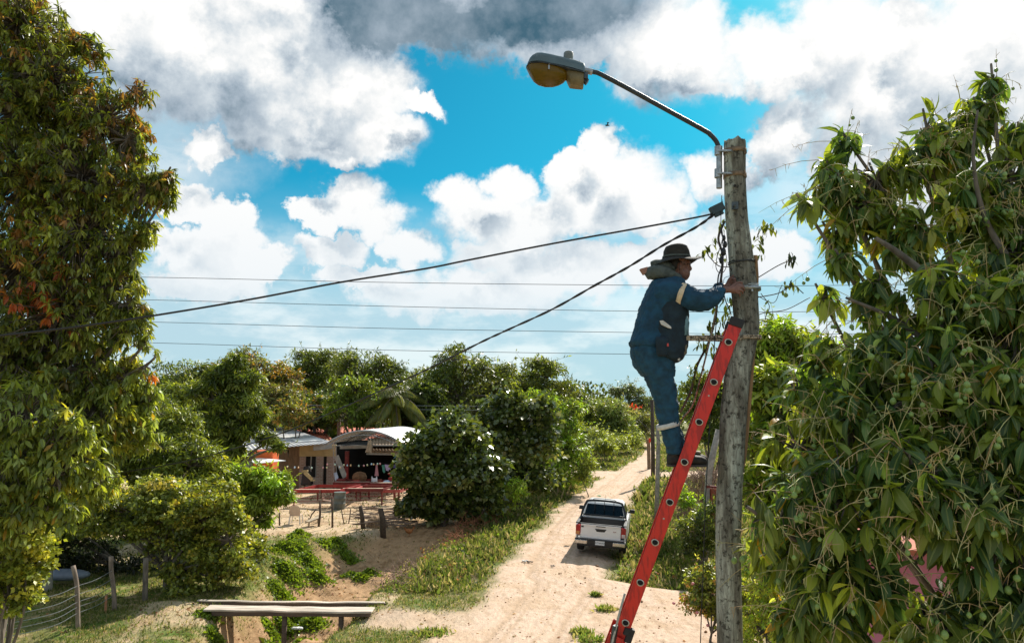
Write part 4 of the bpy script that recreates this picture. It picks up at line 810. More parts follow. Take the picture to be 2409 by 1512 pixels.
ZD = lambda zx, zy: (1212.3+zx*.08945, 101+zy*.08945)
def prof_loft(st, name, ma, ys=1., n=20, top=True):
    """stations: (zx_top,zy_top, zx_bot,zy_bot, halfwidth m); half-shell cross sections"""
    rg = []
    for x0, y0, x1, y1, hw in st:
        A = P(*ZD(x0, y0), PY); B = P(*ZD(x1, y1), PY); r = []
        for k in range(n):
            a = PI*k/(n-1); s = math.sin(a)**.75; c = math.cos(a); p = B+(A-B)*s; r.append((p[0], p[1]+hw*(abs(c)**.6)*(1 if c > 0 else -1), p[2]))
        rg.append(r)
    m = MB(); m.loft(rg); return m.build(name, ma, sl, True, auto=35)
HOUS = mat('lamp_housing', (.10, .15, .17), .38, .3, scale=10, var=.22)
prof_loft([(300,612,300,625,.01),(330,560,318,632,.05),(380,470,360,636,.085),(450,405,430,642,.105),(560,352,540,652,.118),(700,352,690,668,.122),(960,398,900,715,.122),(1240,460,1200,762,.115),(1560,520,1520,815,.10),(1780,585,1770,862,.082),(1815,630,1800,868,.07)], 'housing', HOUS)
prof_loft([(285,630,285,640,.02),(330,628,330,660,.06),(400,632,400,670,.10),(700,664,700,712,.13),(1200,758,1200,808,.124),(1790,860,1790,905,.088)], 'rim', STEELD)
# bowl (refractor), yellowed plastic
m_b, nb_ = newmat('lamp_bowl'); Lb = nb_.links.new; ob_ = N(nb_, 'ShaderNodeOutputMaterial'); pb_ = N(nb_, 'ShaderNodeBsdfPrincipled'); pb_.inputs['Base Color'].default_value = (.20, .14, .02, 1); pb_.inputs['Roughness'].default_value = .25
tb_ = N(nb_, 'ShaderNodeBsdfTranslucent'); tb_.inputs[0].default_value = (.42, .28, .02, 1); mb_ = N(nb_, 'ShaderNodeMixShader'); mb_.inputs[0].default_value = .55; Lb(pb_.outputs[0], mb_.inputs[1]); Lb(tb_.outputs[0], mb_.inputs[2]); Lb(mb_.outputs[0], ob_.inputs[0])
prof_loft([(300,700,298,665,.01),(400,850,345,672,.06),(500,980,420,682,.09),(620,1060,540,695,.105),(800,1105,700,712,.112),(1000,1105,900,735,.112),(1150,1065,1080,775,.105),(1270,1010,1230,805,.09),(1340,950,1330,830,.06)], 'bowl', m_b)
GEAR = mat('gear_box_cover', (.20, .16, .08), .5, .2, scale=14, var=.3)
prof_loft([(1350,960,1330,820,.06),(1400,1090,1400,835,.07),(1440,1160,1440,845,.075),(1600,1182,1600,870,.075),(1775,1200,1770,895,.07),(1785,1190,1778,898,.06)], 'gear_cover', GEAR)
m = MB(); a = P(*ZD(1385, 500), PY); b = P(*ZD(1405, 262), PY); m.tube([a, a+(b-a)*.15, a+(b-a)*.16, b-(b-a)*.1, b], [12.5*sc_, 12.5*sc_, 12*sc_, 12.3*sc_, 10.5*sc_], 18); m.build('photocell', mat('photocell', (.17, .19, .18), .5, scale=20, var=.3), sl, True, auto=40)
m = MB(); m.tube([P(*ZD(1675, 560), PY), P(*ZD(1680, 500), PY)], .0035, 6); m.ell(P(*ZD(1680, 495), PY), (.008, .008, .005)); m.build('screw', STEELD, sl, True)
m = MB(); m.box(P(*ZD(885, 640), PY-.128), (.012, .008, .032)); m.build('latch', GALV, sl); m = MB(); m.ell(P(*ZD(895, 565), PY-.125), (.006, .005, .006)); m.build('rivet', RUST, sl)
m = MB(); m.box(P(*ZD(1850, 900), PY-.02), (.03, .07, .05)); m.box(P(*ZD(1850, 1010), PY-.01), (.035, .05, .035), Matrix.Rotation(.6, 3, 'Y')); m.tube([P(*ZD(1800, 860), PY-.05), P(*ZD(1880, 930), PY-.05), P(*ZD(1890, 1030), PY-.03), P(*ZD(1800, 1080), PY-.03)], .004, 6); m.build('wire_clamp', STEELD, sl)
# ------------------------------------------------------------------ cables
def cable(name, label, pts, r, mat_=CABLE, n=7, k=6, cat_='cable', group=None, twist=None):
    q = curve_pts([P(*p) for p in pts], k); m = MB()
    if twist:
        for s in (0, PI):
            m.tube([p+np.array([math.cos(i*.55+s)*twist, math.sin(i*.55+s)*twist, math.sin(i*.55+s)*twist*.7]) for i, p in enumerate(q)], r, n)
    else: m.tube(q, r, n)
    o = m.build(name, mat_, None, True); return tag(o, label, cat_, group)
cable('overhead_cable', 'thick black cable running from the pole across the whole left sky', [(1688,500,5.42),(1640,511,5.42),(1500,537,5.4),(1300,573,5.38),(1100,612,5.35),(1000,632,5.3),(800,664,5.2),(600,702,5.1),(400,736,5.0),(200,766,4.9),(0,789,4.8),(-300,815,4.6),(-900,830,4.2)], .0072)
c2p = [(1686,500,5.42),(1640,533,5.5),(1560,577,5.7),(1480,627,5.9),(1400,671,6.1),(1300,727,6.4),(1196,775,6.8),(1127,807,7.1),(1027,858,7.6),(959,890,8.0),(812,956,9.2),(667,1017,10.3),(532,1060,11.2),(393,1093,12),(150,1128,13),(-150,1150,14)]
cable('overhead_cable', 'twisted pair of black cables dropping from the pole across the tree line to the left', c2p, .0065, k=14, twist=.0065)
m = MB(); a = P(1672, 498, 5.42); b = P(1701, 484, 5.42); m.bar(a, b, .05, .06); m.bar(P(1680, 505, 5.42), P(1699, 496, 5.42), .03, .05); m.tube([P(1701, 500, 5.41), P(1700, 470, 5.41), P(1703, 485, 5.41)], .002, 5); cw = m.build('cable_connector', mat('connector_plastic', (.02, .05, .06), .5, scale=20, var=.4), None, bevel=.004); tag(cw, 'dark cable clamp where both black cables meet the pole', 'clamp')
grp = 'thin power lines crossing behind the worker'
for k_, pts in enumerate([[(-200,648,46),(340,652,46),(900,664,46),(1500,671,46),(1900,672,46),(2700,660,46)], [(-200,696,46),(340,705,46),(900,720,46),(1500,732,46),(1900,733,46),(2700,722,46)], [(-200,748,46),(345,757,46),(900,772,46),(1500,782,46),(1900,786,46),(2700,775,46)], [(-200,797,46),(350,806,46),(900,823,46),(1500,833,46),(1900,836,46),(2700,826,46)]]):
    cable('power_line', ('topmost', 'second from the top', 'third from the top', 'lowest')[k_]+' of the four thin lines crossing the sky', pts, .020, n=4, cat_='power line', group=grp)
for k_, pts in enumerate([[(700,953,50),(1000,954,50),(1300,958,50)], [(700,961,50),(1000,963,50),(1300,967,50)]]):
    cable('power_line', ('upper', 'lower')[k_]+' of two pale lines crossing the dark trees behind the roofs', pts, .018, GALV, n=4, cat_='power line', group='pale lines before the dark trees')
cable('hanging_cable', 'thin black cable hanging straight down beside the pole', [(1701,600,5.38),(1690,700,5.33),(1678,850,5.25),(1669,1010,5.22),(1660,1170,5.22),(1654,1350,5.22),(1648,1512,5.22),(1640,1900,5.22)], .0035)
cable('hanging_cable', 'loose looped cable between the connector and the hands', [(1698,460,5.40),(1696,520,5.40),(1700,560,5.41),(1688,600,5.42),(1684,625,5.42),(1690,640,5.42),(1702,640,5.41),(1710,620,5.4),(1706,590,5.4),(1700,575,5.4),(1704,550,5.4)], .0028)
cable('hanging_cable', 'bundle of dark wires knotted against the left of the pole', [(1703,520,5.4),(1697,545,5.41),(1705,575,5.41),(1696,600,5.4),(1698,625,5.4),(1690,650,5.4),(1688,680,5.42)], .0055)
cable('hanging_cable', 'thin wire arched over the hands', [(1702,668,5.36),(1704,655,5.35),(1715,650,5.34),(1730,652,5.33),(1740,660,5.32)], .002)
cable('steel_stay', 'thin wire slanting down right below the worker boots', [(1500,985,7.2),(1600,1080,7.4),(1640,1110,7.5),(1690,1165,7.7)], .0022)
m = MB()
for (u, v, s) in ((1702,592,1.), (1697,612,.9), (1706,575,.8), (1703,560,.7)): m.ell(P(u, v, 5.40), (.02*s, .02, .034*s), nu=8, nv=6)
tag(m.build('wire_splice', CABLE, None, True), 'taped black wire splices bunched left of the pole', 'splice')
# ------------------------------------------------------------------ ladder
RED = mat('red_fibreglass', (.62, .022, .012), .38, c2=(.40, .015, .01), scale=45, stretch=(1, 1, .22), lo=.40, hi=.52, bump=.2, detail=9); ALU = mat('rung_aluminium', (.60, .58, .50), .4, .7, scale=30, var=.3); SCR = mat('bore_shade', (.008, .008, .009), .9, scale=5, var=.2)
top_n = P(1735, 752, 5.14); bot_n = P(1472, 1463, 5.345); ax_ = nrm(bot_n-top_n); gl_ = (0.0-top_n[2])/ax_[2]; foot_n = top_n+ax_*gl_
dn_ = nrm(np.array([.20, .98, 0])); bn = nrm(np.cross(ax_, dn_)); bn = bn if bn[0] > 0 else -bn   # bn: in-plane across the rail, to the right
lad = thing('ladder', 'red fibreglass extension ladder leaning against the wooden pole', 'ladder', tuple(foot_n))
def channel(a, b, w, fl, t, inward, name, ma):
    a = np.array(a); b = np.array(b); m = MB(); d = dn_*inward
    prof = [(-w/2, 0), (w/2, 0), (w/2, fl), (w/2-t, fl), (w/2-t, t), (-w/2+t, t), (-w/2+t, fl), (-w/2, fl)]
    m.loft([[p+bn*x+d*y for x, y in prof] for p in (a, b)]); return m.build(name, ma, lad, bevel=.002)
W_ = .34
secA_end = top_n+ax_*(np.linalg.norm(bot_n-top_n)+.5)
channel(top_n+ax_*.03, secA_end, .092, .034, .005, 1, 'rail', RED); channel(top_n+dn_*W_+ax_*.03, secA_end+dn_*W_, .092, .034, .005, -1, 'rail', RED)
off = -bn*.034
channel(P(1462, 1500, 5.33)+off-dn_*.012, foot_n+off-dn_*.012, .10, .034, .005, 1, 'lower_rail', RED); channel(P(1462, 1500, 5.33)+off+dn_*(W_+.012), foot_n+off+dn_*(W_+.012), .10, .034, .005, -1, 'lower_rail', RED)
for s in (0, 1):
    m = MB(); c = top_n+dn_*W_*s; m.loft([[c+ax_*k+bn*x*.050+dn_*(y*.026+(.016 if s == 0 else -.016)) for x, y in ((-1, -1), (1, -1), (1, 1), (-1, 1))] for k in (-.012, .05)]); m.build('end_cap', BLK, lad, bevel=.006)
r1 = P(1714, 804, 5.155); r8 = bot_n
for k in range(9):
    c = r1+(r8-r1)*k/7
    m = MB(); m.tube([c+dn_*.001, c+dn_*(W_-.001)], .0165, 14); m.build('rung', ALU, lad, True, auto=40)
    for e in (0, 1):
        cc = c+dn_*(W_ if e else 0); rg = []; sg = 1 if e else -1
        # D shaped flared rung collar, black disc painting in the shade of its bore
        def dsh(R, o, fl=.75): return [cc+dn_*sg*o+bn*(math.cos(t)*R)+(-ax_)*(max(math.sin(t), -1)*R*(fl if math.sin(t) > 0 else 1.)) for t in np.arange(20)*2*PI/20]
        m = MB(); m.loft([dsh(.027, .001), dsh(.027, .007), dsh(.0215, .009), dsh(.0195, .004)], cap=False); m.build('rung_collar', ALU, lad, True, auto=40)
        m = MB(); m.loft([dsh(.0196, .0035), dsh(.0196, .0025)]); m.build('rung_bore', SCR, lad)
for v_k in (1.35, 4.42):
    m = MB(); c = r1+(r8-r1)*v_k/7-dn_*.001; m.tube([c-dn_*.004, c+dn_*.004], .007, 8); m.build('rivet', ALU, lad, True)
m = MB(); c = P(1480, 1493, 5.36); m.box(c, (.05, .06, .10), Matrix.Rotation(.36, 3, 'Y')); m.box(c+np.array([-.02, 0, .03]), (.04, .07, .05), Matrix.Rotation(.36, 3, 'Y')); m.build('rung_lock', BLK, lad, bevel=.005)
m = MB(); m.bar(P(1448, 1470, 5.31), P(1438, 1540, 5.33), .045, .03); m.build('guide_bracket', STEELD, lad, bevel=.004)
m = MB(); m.tube([P(1470, 1395, 5.29), P(1455, 1450, 5.29), P(1440, 1512, 5.3), P(1430, 1600, 5.3)], .008, 7); m.build('hoist_rope', mat('pale_rope', (.5, .48, .42), .9, scale=60, var=.4), lad, True)
for s in (0, 1):
    m = MB(); m.box(foot_n+off+dn_*W_*s+np.array([0, 0, .02]), (.12, .05, .05)); m.build('foot', BLK, lad, bevel=.006)
# ------------------------------------------------------------------ lineman
BY = 5.42; s0 = BY/FD
SKIN = mat('skin', (.23, .105, .075), .5, scale=30, var=.25)
JEAN = mat('teal_cloth', (.006, .060, .118), .85, scale=14, var=.45, bump=.35)
TROU = mat('teal_trousers', (.010, .068, .122), .85, scale=18, var=.5, bump=.4)
VEST = mat('navy_vest', (.008, .026, .043), .85, scale=16, var=.5, bump=.3)
REFL = mat('reflective_band', (.70, .56, .38), .6, scale=30, var=.2)
REFW = mat('pale_band', (.62, .60, .56), .6, scale=30, var=.2)
HATM = mat('dark_hat_cloth', (.026, .024, .018), .9, scale=30, var=.5, bump=.3)
FLAP = mat('grey_hood_cloth', (.085, .10, .09), .9, scale=25, var=.4, bump=.3)
BOOT = mat('brown_black_boot', (.030, .024, .020), .75, scale=20, var=.5, bump=.2)
per = thing('person', 'worker in teal clothes and dark brimmed hat standing on the ladder, reaching to the pole', 'person', tuple(P(1600, 1092, 5.36)))
def disp(o, st, size, name='folds'):
    t = bpy.data.textures.new(name, 'CLOUDS'); t.noise_scale = size; t.noise_depth = 2
    d = o.modifiers.new('d', 'DISPLACE'); d.texture = t; d.strength = st; d.mid_level = .5; d.texture_coords = 'GLOBAL'; return o
def slab(rows, n=20, yc=BY):
    """rows: v, uL, uR, half depth, optional y centre"""
    rg = []
    for r in rows:
        v, a, b, hy = r[:4]; y = r[4] if len(r) > 4 else yc; A = P(a, v, y); B = P(b, v, y); c = (A+B)/2; hx = (B[0]-A[0])/2
        rg.append([(c[0]+hx*math.copysign(abs(math.cos(t))**.85, math.cos(t)), y+hy*math.copysign(abs(math.sin(t))**.85, math.sin(t)), c[2]) for t in np.arange(n)*2*PI/n])
    return rg
def tb(m, pts, n=12):   # pts: u,v,Y,r in D units
    q = curve_pts([P(*p[:3]) for p in pts], 4); r = np.interp(np.linspace(0, 1, len(q)), np.linspace(0, 1, len(pts)), [p[3]*s0 for p in pts]); m.tube(q, list(r), n)
# body: one continuous surface
b = MB()
b.loft(slab([(655,1568,1600,.055),(668,1555,1605,.10),(690,1530,1606,.17),(730,1515,1606,.16),(780,1505,1600,.14),(820,1500,1592,.15),(860,1498,1580,.15)]))
tb(b, [(1583,662,BY,15),(1590,645,BY,14),(1594,630,BY,14)])
b.ell(P(1592, 617, BY), (.077, .073, .098), Matrix.Rotation(.15, 3, 'Y'))                # skull
b.ell(P(1606, 640, BY), (.055, .055, .066), Matrix.Rotation(-.35, 3, 'Y')); b.ell(P(1612, 653, BY), (.024, .032, .022))   # jaw, chin
b.ell(P(1617, 622, BY), (.022, .05, .045))                                                # brow/cheeks
tb(b, [(1617,617,BY,3.2),(1622,626,BY,3.6),(1624.5,632.5,BY,4.2),(1620,635,BY,4)], 8)     # nose
b.ell(P(1620, 635, BY-.013), (.010, .009, .008)); b.ell(P(1620, 635, BY+.013), (.010, .009, .008))
b.ell(P(1619, 641, BY), (.0115, .022, .006)); b.ell(P(1618, 645, BY), (.0115, .020, .0065))       # lips
for s in (-1, 1):
    b.ell(P(1600, 626, BY+s*.074), (.016, .008, .029), Matrix.Rotation(.2, 3, 'Y')); b.ell(P(1616, 621, BY+s*.028), (.012, .016, .010))
def arm(y0, ye, yh, du=0, dv=0):
    tb(b, [(1560,686,y0,21),(1600,694,(y0+ye)/2,19),(1645,708,ye,16),(1680,695,(ye+yh)/2,12),(1700+du,683+dv,yh,8.6),(1716+du,681+dv,yh,7.8)])
arm(BY-.17, BY-.20, 5.30); arm(BY+.17, BY+.17, 5.46, -6, -6)
def hand(u, v, Y, sy, fing, thumb):
    tb(b, [(u-4,v,Y,7.5),(u+4,v,Y,9),(u+12,v+1,Y,9.2),(u+17,v+2,Y,7)], 10)
    b.ell(P(u+8, v+1, Y), (.030, .019, .028))
    for f in fing: tb(b, f, 8)
    tb(b, thumb, 8)
hand(1718, 681, 5.30, -1, [
 [(1730,673,5.285,3.3),(1738,669,5.285,3.2),(1746,671,5.30,2.9),(1751,677,5.315,2.5)],
 [(1732,677,5.275,3.4),(1741,674,5.275,3.3),(1749,678,5.29,3.0),(1751,685,5.31,2.6)],
 [(1732,682,5.275,3.3),(1740,682,5.27,3.1),(1747,686,5.285,2.8),(1747,692,5.31,2.4)],
 [(1730,687,5.28,3.0),(1737,689,5.275,2.8),(1741,693,5.285,2.5),(1739,698,5.30,2.2)]],
 [(1722,674,5.315,3.8),(1731,667,5.33,3.5),(1742,664,5.335,3.0),(1748,667,5.335,2.6)])
hand(1712, 672, 5.46, 1, [
 [(1716,664,5.44,3.3),(1722,657,5.42,3.1),(1727,655,5.39,2.8),(1730,658,5.36,2.4)],
 [(1722,668,5.44,3.3),(1727,664,5.41,3.1),(1730,663,5.38,2.8),(1733,667,5.355,2.4)],
 [(1724,673,5.44,3.2),(1729,671,5.41,3.0),(1732,671,5.38,2.7),(1733,675,5.36,2.3)],
 [(1724,679,5.44,2.9),(1728,679,5.42,2.7),(1731,680,5.39,2.5),(1731,683,5.37,2.1)]],
 [(1712,664,5.45,3.8),(1716,656,5.44,3.4),(1722,650,5.42,3.0),(1727,648,5.40,2.5)])
def leg(y0, y1, du, dv):
    tb(b, [(1535,855,y0,24),(1556,900,y0,21),(1568,945,(y0+y1)/2,18),(1573,985,y1,16),(1583+du,1030+dv,y1,13),(1588+du,1062+dv,y1,11),(1592+du,1078+dv,y1,10)])
    tb(b, [(1588+du,1081+dv,y1,6),(1610+du,1082+dv,y1,6),(1640+du,1083+dv,y1-.0,5.5),(1650+du,1084+dv,y1,4)])
leg(BY-.085, 5.34, 0, 0); leg(BY+.085, 5.47, 2, -4)
b.build('body', SKIN, per, True, remesh=.0062, sm_it=3)
# face details
m = MB()
for s in (-1, 1):
    c = P(1618.5, 624, BY+s*.030); m.tube([c+np.array([.012+.0*s, math.cos(t)*.021*1.0, math.sin(t)*.015]) for t in np.arange(17)*2*PI/16], .0016, 6, cap=False)
    m.tube([c+np.array([.012, s*.021, .004]), P(1601, 622, BY+s*.078)], .0018, 6)
m.tube([P(1624, 623, BY-.012), P(1625.5, 622, BY), P(1624, 623, BY+.012)], .0016, 6); m.build('glasses', BLK, per, True)
m = MB()
for s in (-1, 1): m.ell(P(1619.6, 623.5, BY+s*.029), (.006, .012, .006))
m.build('eyes', mat('eye_dark', (.03, .02, .02), .3, scale=5, var=.2), per, True)
m = MB(); m.ell(P(1585, 619, BY), (.075, .077, .082), Matrix.Rotation(.3, 3, 'Y')); m.ell(P(1596, 622, BY), (.03, .0765, .045)); m.build('hair', mat('black_hair', (.012, .010, .010), .6, scale=60, var=.4, bump=.4), per, True, remesh=.008)
# jacket
j = MB()
j.loft(slab([(648,1572,1598,.075),(655,1556,1603,.12),(664,1532,1608,.185),(690,1520,1611,.225),(720,1506,1613,.215),(755,1497,1612,.20),(785,1489,1610,.20),(806,1480,1600,.205),(816,1486,1590,.20)], 26))
def sleeve(y0, ye, yh, du=0, dv=0):
    tb(j, [(1553,688,y0+.04*(1 if y0 < BY else -1),29),(1572,686,y0,27),(1602,691,(y0*.6+ye*.4),25.5),(1630,704,ye,27),(1655,706,ye,26),(1680,696,(ye+yh)/2,20),(1697+du,683+dv,yh,12.5),(1701+du,682+dv,yh,12)], 18)
sleeve(BY-.17, BY-.20, 5.30); sleeve(BY+.17, BY+.17, 5.46, -6, -6)
jo = disp(j.build('jacket', JEAN, per, True, remesh=.009, sm_it=2), .026, .06); disp(jo, .010, .018)
# vest: darker shell over the front of the torso
v = MB(); v.loft(slab([(700,1537,1615,.232),(730,1524,1617,.228),(770,1516,1617,.218),(810,1512,1616,.222),(832,1517,1611,.222),(846,1545,1603,.20),(853,1566,1594,.15)], 26))
vo_ = disp(v.build('vest', VEST, per, True, remesh=.01, sm_it=1), .012, .05)
m = MB(); m.bar(P(1604, 730, 5.22), P(1597, 848, 5.24), .012, .012); m.build('vest_zip', REFW, vo_)
m = MB(); m.loft(slab([(792,1544,1568,.015,5.205),(800,1542,1572,.022,5.205),(832,1544,1573,.025,5.21),(838,1548,1570,.015,5.21)], 12)); disp(m.build('pocket', VEST, vo_, True), .006, .03)
m = MB(); m.prism([P(1552, 754, 5.178), P(1560, 753, 5.175), P(1579, 768, 5.18), P(1580, 773, 5.18), P(1572, 771, 5.178), P(1556, 763, 5.176)], (0, .015, 0)); m.build('pocket_flap', REFW, vo_, bevel=.003)
m = MB(); m.box(P(1571, 811, 5.172), (.012, .006, .022)); m.build('label_tab', mat('red_tab', (.55, .06, .05), .6, scale=9, var=.2), vo_)
m = MB(); m.loft(slab([(795,1588,1612,.05,5.30),(815,1588,1616,.06,5.30),(832,1592,1615,.055,5.31),(836,1598,1610,.03,5.31)], 14)); disp(m.build('tool_pouch', mat('pouch', (.16, .14, .10), .85, scale=20, var=.4), per, True), .008, .03)
# open shirt front inside the vest
m = MB(); m.loft(slab([(725,1595,1611,.06,5.30),(760,1597,1620,.07,5.30),(790,1598,1617,.07,5.30)], 14)); disp(m.build('shirt_front', mat('pale_blue_shirt', (.16, .30, .36), .85, scale=25, var=.5), per, True), .012, .03)
# trousers
t = MB()
t.loft(slab([(800,1490,1590,.17),(825,1484,1588,.185),(850,1488,1586,.19),(872,1500,1586,.185),(885,1512,1585,.16)], 24))
def tleg(y0, y1, du, dv):
    tb(t, [(1536,846,y0,33),(1550,885,y0,32),(1563,925,(y0+y1)/2,29),(1569,965,y1,26),(1576,1005,y1,22.5),(1584+du,1035+dv,y1,22),(1588+du,1056+dv,y1,20),(1588+du,1068+dv,y1,19)], 18)
tleg(BY-.085, 5.34, 0, 0); tleg(BY+.085, 5.47, 3, -6)
to_ = disp(t.build('trousers', TROU, per, True, remesh=.009, sm_it=2), .028, .05); disp(to_, .010, .018)
# bands
def band(c, ax, r, w_, ma, nm, th=.004):
    ax = nrm(np.array(ax)); e = nrm(np.cross(ax, [0, 1, .01])); f = np.cross(ax, e); m = MB()
    m.loft([[c+ax*o+(e*math.cos(t)+f*math.sin(t))*(r+th) for t in np.arange(26)*2*PI/26] for o in (-w_/2, w_/2)], cap=False); o = m.build(nm, ma, per, True); sd_ = o.modifiers.new('s', 'SOLIDIFY'); sd_.thickness = .003
    return disp(o, .008, .055)
band(P(1603, 693, BY-.182), P(1620, 699, BY-.2)-P(1590, 690, BY-.175), .083, .036, REFL, 'sleeve_band')
band(P(1571, 1000, 5.34), P(1577, 1020, 5.34)-P(1564, 975, 5.34), .077, .034, REFW, 'leg_band'); band(P(1571, 998, 5.47), P(1577, 1020, 5.47)-P(1564, 975, 5.47), .077, .034, REFW, 'leg_band')
# hat
m = MB(); hx = lambda u, v: P(u, v, BY)
rg = []
for (v, a, b_, hy) in [(608,1560,1623,.098),(600,1561,1622,.097),(590,1562,1620,.094),(581,1566,1616,.086),(577,1574,1609,.070),(579,1582,1602,.045),(582,1590,1594,.01)]: rg += slab([(v, a, b_, hy)], 26)
m.loft(rg, cap=False)
hc = m.build('hat', HATM, per, True); disp(hc, .008, .05); sdm = hc.modifiers.new('s', 'SOLIDIFY'); sdm.thickness = .003
m = MB(); rg = []
c0 = P(1591, 607, BY)
for rr_ in (.93, 1.15, 1.4, 1.65, 1.85):
    ring = []
    for tt in np.arange(40)*2*PI/40:
        x = math.cos(tt)*.102*rr_*(1.0 if math.cos(tt) > 0 else 1.05); y = math.sin(tt)*.097*rr_; k_ = (rr_-.93)/.92
        z = -.022*k_ if True else 0
        z += k_*(.030*max(0, math.cos(tt))**2-.035*max(0, -math.cos(tt))-.018*abs(math.sin(tt))+.010*math.sin(3*tt+1)); ring.append((c0[0]+x, c0[1]+y, c0[2]+z))
    rg.append(ring)
m.loft(rg, cap=False); hb = m.build('brim', HATM, hc, True); s_ = hb.modifiers.new('s', 'SOLIDIFY'); s_.thickness = .004
m = MB(); m.loft(slab([(606.5,1558.5,1624,.1005),(602.5,1559,1623.5,.1)], 26), cap=False); hb2 = m.build('hat_cord', FLAP, hc, True)
m = MB(); m.tube(curve_pts([P(1598, 612, BY-.08), P(1599, 635, BY-.078), P(1600, 655, BY-.06)], 4), .0018, 5); m.build('chin_cord', BLK, hc, True)
# neck flap / hood bunched behind the neck
m = MB(); tb(m, [(1602,657,BY-.10,7),(1580,647,BY-.11,12),(1556,640,BY-.09,17),(1534,642,BY-.03,17),(1522,645,BY,14)], 12); tb(m, [(1602,657,BY+.10,7),(1580,647,BY+.11,12),(1556,640,BY+.09,17),(1534,642,BY+.03,17)], 12)
m.ell(P(1560, 628, BY), (.10, .11, .045), Matrix.Rotation(.35, 3, 'Y')); m.ell(P(1527, 637, BY), (.055, .06, .03), Matrix.Rotation(-.3, 3, 'Y')); disp(m.build('neck_flap', FLAP, per, True, remesh=.008), .02, .05)
m = MB(); m.prism([P(1506, 632, BY-.03), P(1524, 627, BY-.045), P(1522, 640, BY-.05), P(1515, 646, BY-.04)], (0, .05, 0)); m.build('flap_lining', mat('lining', (.32, .16, .11), .8, scale=9, var=.2), per, bevel=.003)
# boots
for (y1, du, dv) in ((5.34, 0, 0), (5.47, 2, -4)):
    m = MB(); tb(m, [(1589+du,1058+dv,y1,15),(1588+du,1072+dv,y1,14.5)], 14)
    m.loft([[(P(u+du, 1080, y1)[0], y1+w_*math.cos(t), P(u+du, (a+b_)/2+dv, y1)[2]+(b_-a)/2*s0*math.sin(t)) for t in np.arange(16)*2*PI/16] for u, a, b_, w_ in ((1569,1070,1092,.02),(1573,1066,1096,.035),(1590,1064,1096,.04),(1612,1066,1094,.042),(1632,1070,1093,.048),(1650,1072,1093,.045),(1659,1076,1092,.03),(1663,1081,1090,.012))])
    bo = m.build('boot', BOOT, per, True, remesh=.006, sm_it=1)
    m = MB(); m.loft([[(P(u+du, 1080, y1)[0], y1+w_*math.cos(t), P(u+du, 1094+dv, y1)[2]+.008*math.copysign(1, math.sin(t+.01))) for t in np.arange(14)*2*PI/14] for u, w_ in ((1569,.025),(1575,.04),(1600,.036),(1632,.050),(1652,.045),(1662,.02))]); m.build('sole', mat('boot_sole', (.06, .05, .045), .8, scale=9, var=.3) if y1 == 5.34 else bpy.data.materials['boot_sole'], bo, bevel=.003)
m = MB(); m.ell(P(1640, 1064, 5.47), (.03, .03, .014)); m.build('boot_tongue', mat('tan_leather', (.34, .27, .18), .7, scale=20, var=.3), per, True)
# belt rope round the pole
ROPE = mat('twisted_rope', (.50, .41, .30), .95, scale=70, stretch=(1, .6, 1), var=.75, lo=.45, hi=.55, bump=.8)
rp = []
i = int(np.argmin([abs(x[2]-P(1755, 795, PY)[2]) for x in q])); 
cpx = pole_c = None
c0 = P(1755, 793, PY); R_ = .106
def rope_path(dz):
    pts = [P(1598, 792+dz, 5.26), P(1640, 794+dz, 5.27), P(1690, 795+dz, 5.31), P(1722, 795+dz, 5.335)]
    for a in np.linspace(-1.9, 1.9+0.0, 11): pts.append(c0+np.array([math.cos(a)*R_, math.sin(a)*R_, -dz*s0*.6]))
    pts += [P(1705, 792+dz, 5.58), P(1650, 792+dz, 5.56), P(1600, 792+dz, 5.52)]; return curve_pts(pts, 5)
m = MB()
for dz in (-1, 5):
    qq = rope_path(dz)
    for s in range(3): m.tube([p+np.array([0, math.cos(k*.9+s*2.1)*.0045, math.sin(k*.9+s*2.1)*.0045]) for k, p in enumerate(qq)], .0062, 6)
ro = m.build('safety_rope', ROPE, None, True); tag(ro, 'doubled brown safety rope looped from the waist of the worker round the pole', 'rope')
m = MB(); m.ell(P(1602, 795, 5.27), (.028, .02, .024), nu=10, nv=7); m.ell(P(1612, 794, 5.27), (.018, .018, .018), nu=10, nv=7); o = m.build('knot', ROPE, ro, True); disp(o, .01, .02)
m = MB(); m.tube(curve_pts([P(1690,700,5.5), P(1672,790,5.55), P(1650,880,5.6), P(1630,950,5.62), P(1605,985,5.62), P(1592,1010,5.6)], 6), .007, 7); tag(m.build('hanging_rope', ROPE, None, True), 'pale rope hanging diagonally behind the ladder down to the legs', 'rope')
# ------------------------------------------------------------------ pickup truck
tp_ = G(1410, 1309); TRX, TRY = tp_[0], tp_[1]
WHT = mat('white_car_paint', (.80, .80, .80), .28, scale=3, var=.05, spec=.6); BKP = mat('black_trim', (.012, .013, .015), .45, scale=20, var=.3); GLS = mat('dark_glass', (.012, .012, .014), .12, scale=3, var=.4, spec=.35)
TYR = mat('tyre_rubber', (.02, .019, .018), .85, scale=20, var=.4, bump=.3); RIM = mat('alloy_rim', (.35, .35, .36), .35, .8, scale=20, var=.2); CHR = mat('brushed_chrome', (.55, .53, .50), .25, .9, scale=12, var=.3)
tr_ = thing('pickup_truck', 'white double cab pickup truck parked on the right edge of the dirt road', 'pickup truck', (TRX, TRY, tz1(TRX, TRY)+.06), rot=(0, math.radians(3.4), -math.radians(11)))
tr_.scale = (.94, .94, .94)
def TB(m, name, ma, **k): return m.build(name, ma, k.pop('parent', tr_), local=True, **k)
m = MB()   # body shell: sides with wheel arches, floor, bed walls, cab lower, bonnet
def arch(yc, r, z0=.40, n=9): return [(yc-r*math.cos(PI*k/(n-1)), z0+r*.98*math.sin(PI*k/(n-1))) for k in range(n)]
